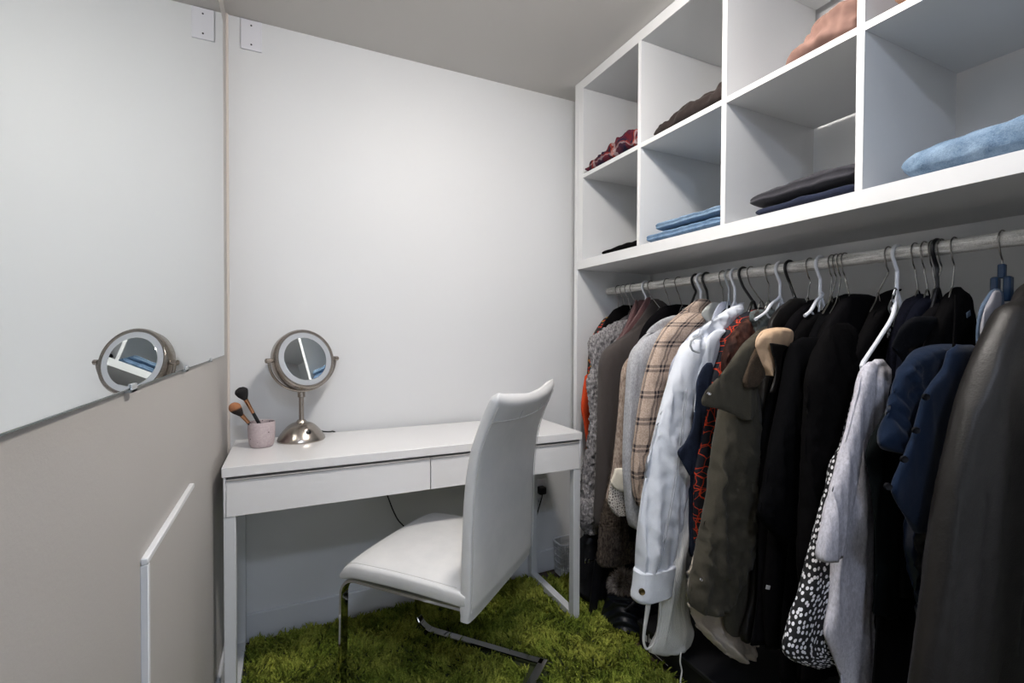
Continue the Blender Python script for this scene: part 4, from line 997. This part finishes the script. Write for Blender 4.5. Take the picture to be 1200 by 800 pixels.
def mk_tartan():
    m, nt, b = nmat('red_plaid_wool'); tc = N(nt, 'ShaderNodeTexCoord'); nz = noise_tex(nt, 16, 2, .5, tc.outputs['Object'])
    mp = N(nt, 'ShaderNodeMix', data_type='RGBA'); mp.inputs[0].default_value = .07; nt.links.new(tc.outputs['Object'], mp.inputs[6]); nt.links.new(nz.outputs['Color'], mp.inputs[7])
    sp_ = N(nt, 'ShaderNodeSeparateXYZ'); nt.links.new(mp.outputs[2], sp_.inputs[0]); res = []
    for k, (o_, per) in enumerate(((sp_.outputs[1], 8), (sp_.outputs[2], 13))):
        a = N(nt, 'ShaderNodeMath', operation='MULTIPLY'); a.inputs[1].default_value = per; nt.links.new(o_, a.inputs[0])
        f = N(nt, 'ShaderNodeMath', operation='FRACT'); nt.links.new(a.outputs[0], f.inputs[0])
        res.append(ramp(nt, f.outputs[0], [(0, rgb((96, 32, 40))), (.3, rgb((40, 36, 56))), (.58, rgb((76, 40, 50))), (.76, rgb((170, 150, 150))), (.84, rgb((150, 60, 42))), (.9, rgb((34, 32, 46)))], 'CONSTANT').outputs[0])
    mx = N(nt, 'ShaderNodeMix', data_type='RGBA'); mx.inputs[0].default_value = .45; nt.links.new(res[0], mx.inputs[6]); nt.links.new(res[1], mx.inputs[7])
    nt.links.new(mx.outputs[2], b.inputs['Base Color']); b.inputs['Roughness'].default_value = .9; b.inputs['Specular IOR Level'].default_value = .1
    return m
m_pl2 = mk_tartan()
folded('plaid_scarf', 'red and navy plaid scarf bundled in the upper left cube', 'scarf', 1.180, 1.42, 1.405, 1.752, S2, S2+.082, m_pl2, 3, .012, shape=lambda t: .28+.72*math.sin(max(0, min(1, t*.62))*PI), fr=24)
folded('black_top', 'flat black folded garment in the lower left cube', 'clothing', 1.185, 1.45, 1.405, ypx(706, 290), S1, S1+.028, f_black, 5, .004, shape=lambda t: .65+.35*min(1, t*2))
folded('sweater', 'dark brown knit folded in the upper second cube', 'sweater', 1.182, 1.48, 1.030, ypx(767, 155), S2, S2+.066, F('dark_brown_knit', (44, 36, 34), 500, .25), 7, .009, shape=lambda t: .35+.65*math.sin(min(1, t*1.5+.05)*PI/2), fr=22)
dn = mk_denim('light_wash_denim', (92, 116, 142), (140, 164, 188)); dn2 = mk_denim('blue_wash_denim', (86, 112, 142), (132, 158, 186))
folded('jeans', 'light blue folded jeans at the bottom of the pair in the lower second cube', 'jeans', 1.180, 1.50, 1.030, ypx(759, 280), S1, S1+.036, dn2, 9, .003, layers=2)
folded('jeans', 'light blue folded jeans on top of the pair in the lower second cube', 'jeans', 1.186, 1.48, 1.030, ypx(768, 262), S1+.0375, S1+.071, dn, 11, .003, layers=2)
folded('trousers', 'mauve pink trousers heaped in the upper third cube', 'trousers', 1.182, 1.46, .657, ypx(920, 75), S2, S2+.094, mk_multi('mauve_cotton', [(112, 86, 78), (152, 120, 109)], 14), 13, .014, shape=lambda t: .22+.78*math.sin(min(1, t*1.15+.03)*PI/2), fr=20)
folded('trousers', 'navy folded trousers under the dark grey ones in lower third cube', 'trousers', 1.182, 1.50, .657, ypx(886, 247), S1, S1+.027, F('navy_cotton', (32, 38, 58), 900, .15), 15, .003)
folded('trousers', 'dark grey folded trousers on top in the lower third cube', 'trousers', 1.178, 1.50, .657, ypx(880, 238), S1+.0285, S1+.080, F('dark_grey_twill', (58, 57, 62), 900, .14), 17, .005, shape=lambda t: .75+.25*min(1, t*2), layers=2)
folded('jeans', 'pale blue denim jeans spread in the lower right cube', 'jeans', 1.182, 1.46, .302, ypx(1057, 206), S1, S1+.076, mk_denim('pale_blue_denim', (90, 114, 138), (146, 168, 190)), 19, .006, shape=lambda t: .80+.2*min(1, t*2), fr=15, end=.09)
folded('folded_sweater', 'tan brown garment folded in the upper right cube', 'clothing', 1.182, 1.46, .302, ypx(1050, 6), S2, S2+.08, F('tan_brown_knit', (150, 112, 88), 500, .15), 21, .006, shape=lambda t: .5+.5*min(1, t*3))

# ------------------------------------------------------------------ things on the floor under the clothes
bx = empty('storage_box', (1.34, 1.08, 0), 'flat black storage box with white printed marks beside the green rug', 'box')
blk = plain('black_card', (17, 17, 19), .5, bumpscale=200, bumpstr=.08)
MB().box((1.142, .62, .002), (1.56, 1.335, .078), .003).build('body', blk, bx)
MB().box((1.136, .615, .079), (1.565, 1.34, .094), .003).build('lid', plain('black_card_lid', (24, 24, 27), .45, bumpscale=200, bumpstr=.08), bx)
mk = MB()
for yy, zz, wy, hz in ((1.300, .050, .016, .022), (1.272, .048, .010, .026), (1.282, .058, .004, .03), (1.310, .040, .006, .03)):
    mk.box((1.1412, yy-wy/2, zz-hz/2), (1.1421, yy+wy/2, zz+hz/2))
mk.box((1.1412, 1.19, .0195), (1.1421, 1.285, .0215))
mk.build('printed_mark', plain('white_print', (190, 190, 188), .6, bumpscale=200, bumpstr=.02), bx, smooth=False)
hb = empty('handbag', (1.25, 1.60, 0), 'black leather handbag with metal ring standing under the fuzzy cardigan', 'bag')
bl = mk_leather('black_bag_leather', (15, 15, 18), (24, 24, 29), .3)
def slabbag(x0, x1, y0, y1, z0, z1, e, seed, taper=.12, amp=.006):
    rings = []
    for t in np.linspace(0, 1, 26):
        hx, hy = (x1-x0)/2*(1-taper*t), (y1-y0)/2*(1-.5*t)
        f = 1 if 0.06 < t < .94 else .9
        rg = superring(Vector(((x0+x1)/2, (y0+y1)/2, z0+(z1-z0)*t)), hx*f, hy*f, e, 56, X, Yv)
        rings.append([v+Vector((1, 1, 0))*(amp*noise.noise((v.x*14+seed, v.y*14, v.z*14))) for v in rg])
    return MB().rings(rings)
slabbag(1.085, 1.42, 1.575, 1.715, .03, .285, .5, 1).build('body', bl, hb, sharp=0)
MB().tube(curve_pts([Vector((1.13, 1.64, .27)), Vector((1.15, 1.63, .34)), Vector((1.24, 1.625, .385)), Vector((1.34, 1.63, .34)), Vector((1.37, 1.64, .27))], 40), .009, 10).build('handle', bl, hb)
rp = at(1, 1.575, 688, 657)
MB().tube([rp+Vector((math.cos(a)*.010, 0, math.sin(a)*.010)) for a in np.linspace(0, 2*PI, 25)], .0022, 8).build('ring', M_CHROME, hb)
MB().tube([rp+Vector((.012, 0, -.002)), rp+Vector((.05, -.002, -.002))], .0025, 8).build('bar', M_CHROME, hb)
st = curve_pts([at(1, 1.545, *q) for q in ((702, 652), (700, 670), (697, 695), (695, 716), (696, 724))], 30)
ribbon('strap', st, .019, .002, bl, hb)
e1, e2 = at(1, 1.541, 689, 721), at(1, 1.541, 703, 727)
MB().tube([e1, e2], .003, 8).build('strap_end', M_CHROME, hb)
qb = empty('quilted_bag', (1.24, 1.44, 0), 'dark navy quilted bag lying on the rug edge under the fur coat', 'bag')
def mk_quilt():
    m, nt, b = nmat('navy_quilting'); tc = N(nt, 'ShaderNodeTexCoord')
    w1 = N(nt, 'ShaderNodeTexWave'); w1.inputs['Scale'].default_value = 14; w1.bands_direction = 'DIAGONAL'; nt.links.new(tc.outputs['Object'], w1.inputs['Vector'])
    b.inputs['Base Color'].default_value = rgb((16, 21, 32)); b.inputs['Roughness'].default_value = .45
    bump(nt, b, w1.outputs['Fac'], .8, .01); return m
slabbag(1.105, 1.50, 1.36, 1.56, .012, .118, .45, 4, .06, .008).build('body', mk_quilt(), qb, sharp=0)
MB().tube(curve_pts([Vector((1.135, 1.40, .10)), Vector((1.17, 1.39, .124)), Vector((1.28, 1.40, .128)), Vector((1.36, 1.45, .122))], 30), .006, 8).build('handle', bl, qb)
bt = empty('boots', (1.42, 1.36, 0))
bpy.data.objects.remove(bt)
# fur pompom
def fur_ball(c, rx, rz, count, length, mat, name):
    vs, fs = [], []
    for i in range(count):
        u = rng.random()*2-1; a = rng.random()*2*PI; s = math.sqrt(1-u*u)
        d = Vector((s*math.cos(a), s*math.sin(a), u)); b = c+Vector((d.x*rx*.72, d.y*rx*.72, d.z*rz*.72))
        tip = b+(d+Vector((0, -.1, -.75))*.6).normalized()*length*(.7+.6*rng.random())
        sd = d.cross(Vector((rng.random()-.5, rng.random()-.5, rng.random()-.5))).normalized()*.0017
        mid = b.lerp(tip, .5)+d*.004; o = len(vs)
        vs += [b-sd, b+sd, mid+sd*.8, mid-sd*.8, tip]; fs += [(o, o+1, o+2, o+3), (o+3, o+2, o+4)]
    mb = MB(); mb.add(vs, fs); 
    rings = [[c+Vector((rx*.74*math.sin(p)*math.cos(q), rx*.74*math.sin(p)*math.sin(q), rz*.74*math.cos(p))) for q in np.linspace(0, 2*PI, 25)[:-1]] for p in np.linspace(.08, PI-.08, 14)]
    mb.rings(rings)
    return mb.build(name, mat, None, sharp=0)
pc = at(1, 1.49, 731, 689)
m_pf = mk_multi('grey_brown_fur', [(90, 80, 74), (168, 154, 144), (222, 212, 202)], 60, (1, 1, .3))
pm = fur_ball(Vector((pc.x, 1.49, pc.z)), .052, .068, 3800, .03, m_pf, 'fur_pompom')
tag(pm, 'fluffy grey brown fur pompom resting on the quilted bag', 'pompom')
# basket
bk = empty('wire_basket', (1.25, 1.89, 0), 'white open mesh basket in the corner behind the desk leg', 'basket')
mb = MB(); bx0, bx1, by0, by1 = 1.128, 1.37, 1.842, 1.936
def loop(z, s, r):
    c = ((bx0+bx1)/2, (by0+by1)/2); hx, hy = (bx1-bx0)/2*s, (by1-by0)/2*s
    P = superring(Vector((c[0], c[1], z)), hx, hy, .35, 48, X, Yv); return P+[P[0]]
MB().tube(loop(.155, 1, 0), .0035, 8).build('rim', M_WHITEPL, bk)
for z, s in ((.125, .985), (.095, .97), (.065, .955), (.035, .94), (.006, .925)): mb.tube(loop(z, s, 0), .0022, 6)
P0, P1 = loop(.155, 1, 0), loop(.006, .925, 0)
for i in range(0, 48, 2): mb.tube([P0[i], P1[i]], .0018, 6)
mb.box((bx0+.012, by0+.006, .004), (bx1-.012, by1-.006, .008), .001)
mb.build('mesh', plain('mesh_white', (196, 198, 200), .4, bumpscale=90, bumpstr=.02), bk)

# ------------------------------------------------------------------ shag rug
RX0, RX1, RY0, RY1 = -.13, 1.185, .30, 1.915
def mk_rugmat():
    m, nt, b = nmat('green_shag')
    tc = N(nt, 'ShaderNodeTexCoord')
    n1 = noise_tex(nt, 7, 4, .6, tc.outputs['Object']); n2 = noise_tex(nt, 240, 2, .6, tc.outputs['Object'])
    mu = N(nt, 'ShaderNodeMath', operation='MULTIPLY_ADD'); mu.inputs[1].default_value = .75
    nt.links.new(n2.outputs['Fac'], mu.inputs[0]); nt.links.new(n1.outputs['Fac'], mu.inputs[2])
    r = ramp(nt, mu.outputs[0], [(.62, rgb((74, 92, 30))), (.85, rgb((120, 134, 50))), (1.08, rgb((164, 168, 74)))])
    nt.links.new(r.outputs[0], b.inputs['Base Color']); b.inputs['Roughness'].default_value = .9; b.inputs['Specular IOR Level'].default_value = .15
    return m
def shag():
    n = 100000
    px = RX0+(RX1-RX0)*rng.random(n); py = RY0+(RY1-RY0)*rng.random(n)
    inbox = ((px > 1.12) & (py < 1.35)) | ((px > 1.16) & (py > 1.30)) | ((px > 1.10) & (py > 1.84)) | ((px > .99) & (py > 1.86))
    cx_, cy_ = px-CHC.x, py-CHC.y; ca, sa = math.cos(CHR), math.sin(CHR)
    lx_, ly_ = cx_*ca+cy_*sa, -cx_*sa+cy_*ca
    rail = ((np.abs(np.abs(lx_)-.196) < .030) & (ly_ > -.30) & (ly_ < .25)) | ((np.abs(lx_) < .23) & (np.abs(ly_+.265) < .032))
    foot = (py > DY0-.004) & (py < DY1) & ((np.abs(px-DX1+.019) < .022) | (np.abs(px-DX0-.019) < .022))
    keep = ~(inbox | rail | foot)
    px, py = px[keep], py[keep]; n = len(px)
    # tufts lean together in clumps
    fx = np.array([noise.noise((a*9, b*9, 1.0)) for a, b in zip(px, py)]); fy = np.array([noise.noise((a*9, b*9, 7.0)) for a, b in zip(px, py)])
    cl = np.array([noise.noise((a*38, b*38, 3.0)) for a, b in zip(px, py)])
    h = .026+.007*rng.random(n)+.014*cl
    gx = np.array([noise.noise((a*60, b*60, 11.0)) for a, b in zip(px, py)]); gy = np.array([noise.noise((a*60, b*60, 17.0)) for a, b in zip(px, py)])
    lx = (fx*1.2+gx*2.6+(rng.random(n)-.5)*.8)*.016; ly = (fy*1.2+gy*2.6+(rng.random(n)-.5)*.8)*.016
    ang = rng.random(n)*PI; w = .0022+.0012*rng.random(n); sx, sy = np.cos(ang)*w, np.sin(ang)*w
    V = np.zeros((n, 7, 3))
    for j, (t, k) in enumerate(((0, 1), (.5, .95), (.85, .8))):
        bx_, by_ = px+lx*t**1.8, py+ly*t**1.8; z = h*t
        V[:, 2*j, :] = np.stack([bx_-sx*k, by_-sy*k, z], 1); V[:, 2*j+1, :] = np.stack([bx_+sx*k, by_+sy*k, z], 1)
    V[:, 6, :] = np.stack([px+lx*1.15, py+ly*1.15, h], 1)
    base = (np.arange(n)*7)[:, None]
    q = np.concatenate([base+np.array([0, 1, 3, 2]), base+np.array([2, 3, 5, 4])], 0); tr = base+np.array([4, 5, 6])
    me = bpy.data.meshes.new('shag_pile')
    me.vertices.add(n*7); me.vertices.foreach_set('co', V.reshape(-1))
    nl = q.size+tr.size; me.loops.add(nl); me.loops.foreach_set('vertex_index', np.concatenate([q.reshape(-1), tr.reshape(-1)]))
    np_ = len(q)+len(tr); me.polygons.add(np_)
    ls = np.concatenate([np.arange(len(q))*4, q.size+np.arange(len(tr))*3]); me.polygons.foreach_set('loop_start', ls.astype(np.int32))
    me.update(); me.validate()
    return me
rugm = mk_rugmat()
rug = empty('shag_rug', ((RX0+RX1)/2, 1.1, 0), 'thick green shag rug covering the floor under the desk and chair', 'rug')
MB().box((RX0, RY0, .001), (RX1-.06, RY1-.06, .010), .003).build('backing', plain('rug_backing', (46, 54, 22), .95, bumpscale=200, bumpstr=.2), rug)
pile = link('pile', shag(), rugm, rug, True); pile['kind'] = 'stuff'

# ------------------------------------------------------------------ colour management
SC.view_settings.view_transform = 'Standard'; SC.view_settings.look = 'None'; SC.view_settings.gamma = 1; SC.view_settings.use_curve_mapping = False
SC.view_settings.exposure = 1.86
for o in list(bpy.data.objects):
    if '_y' in o: del o['_y']
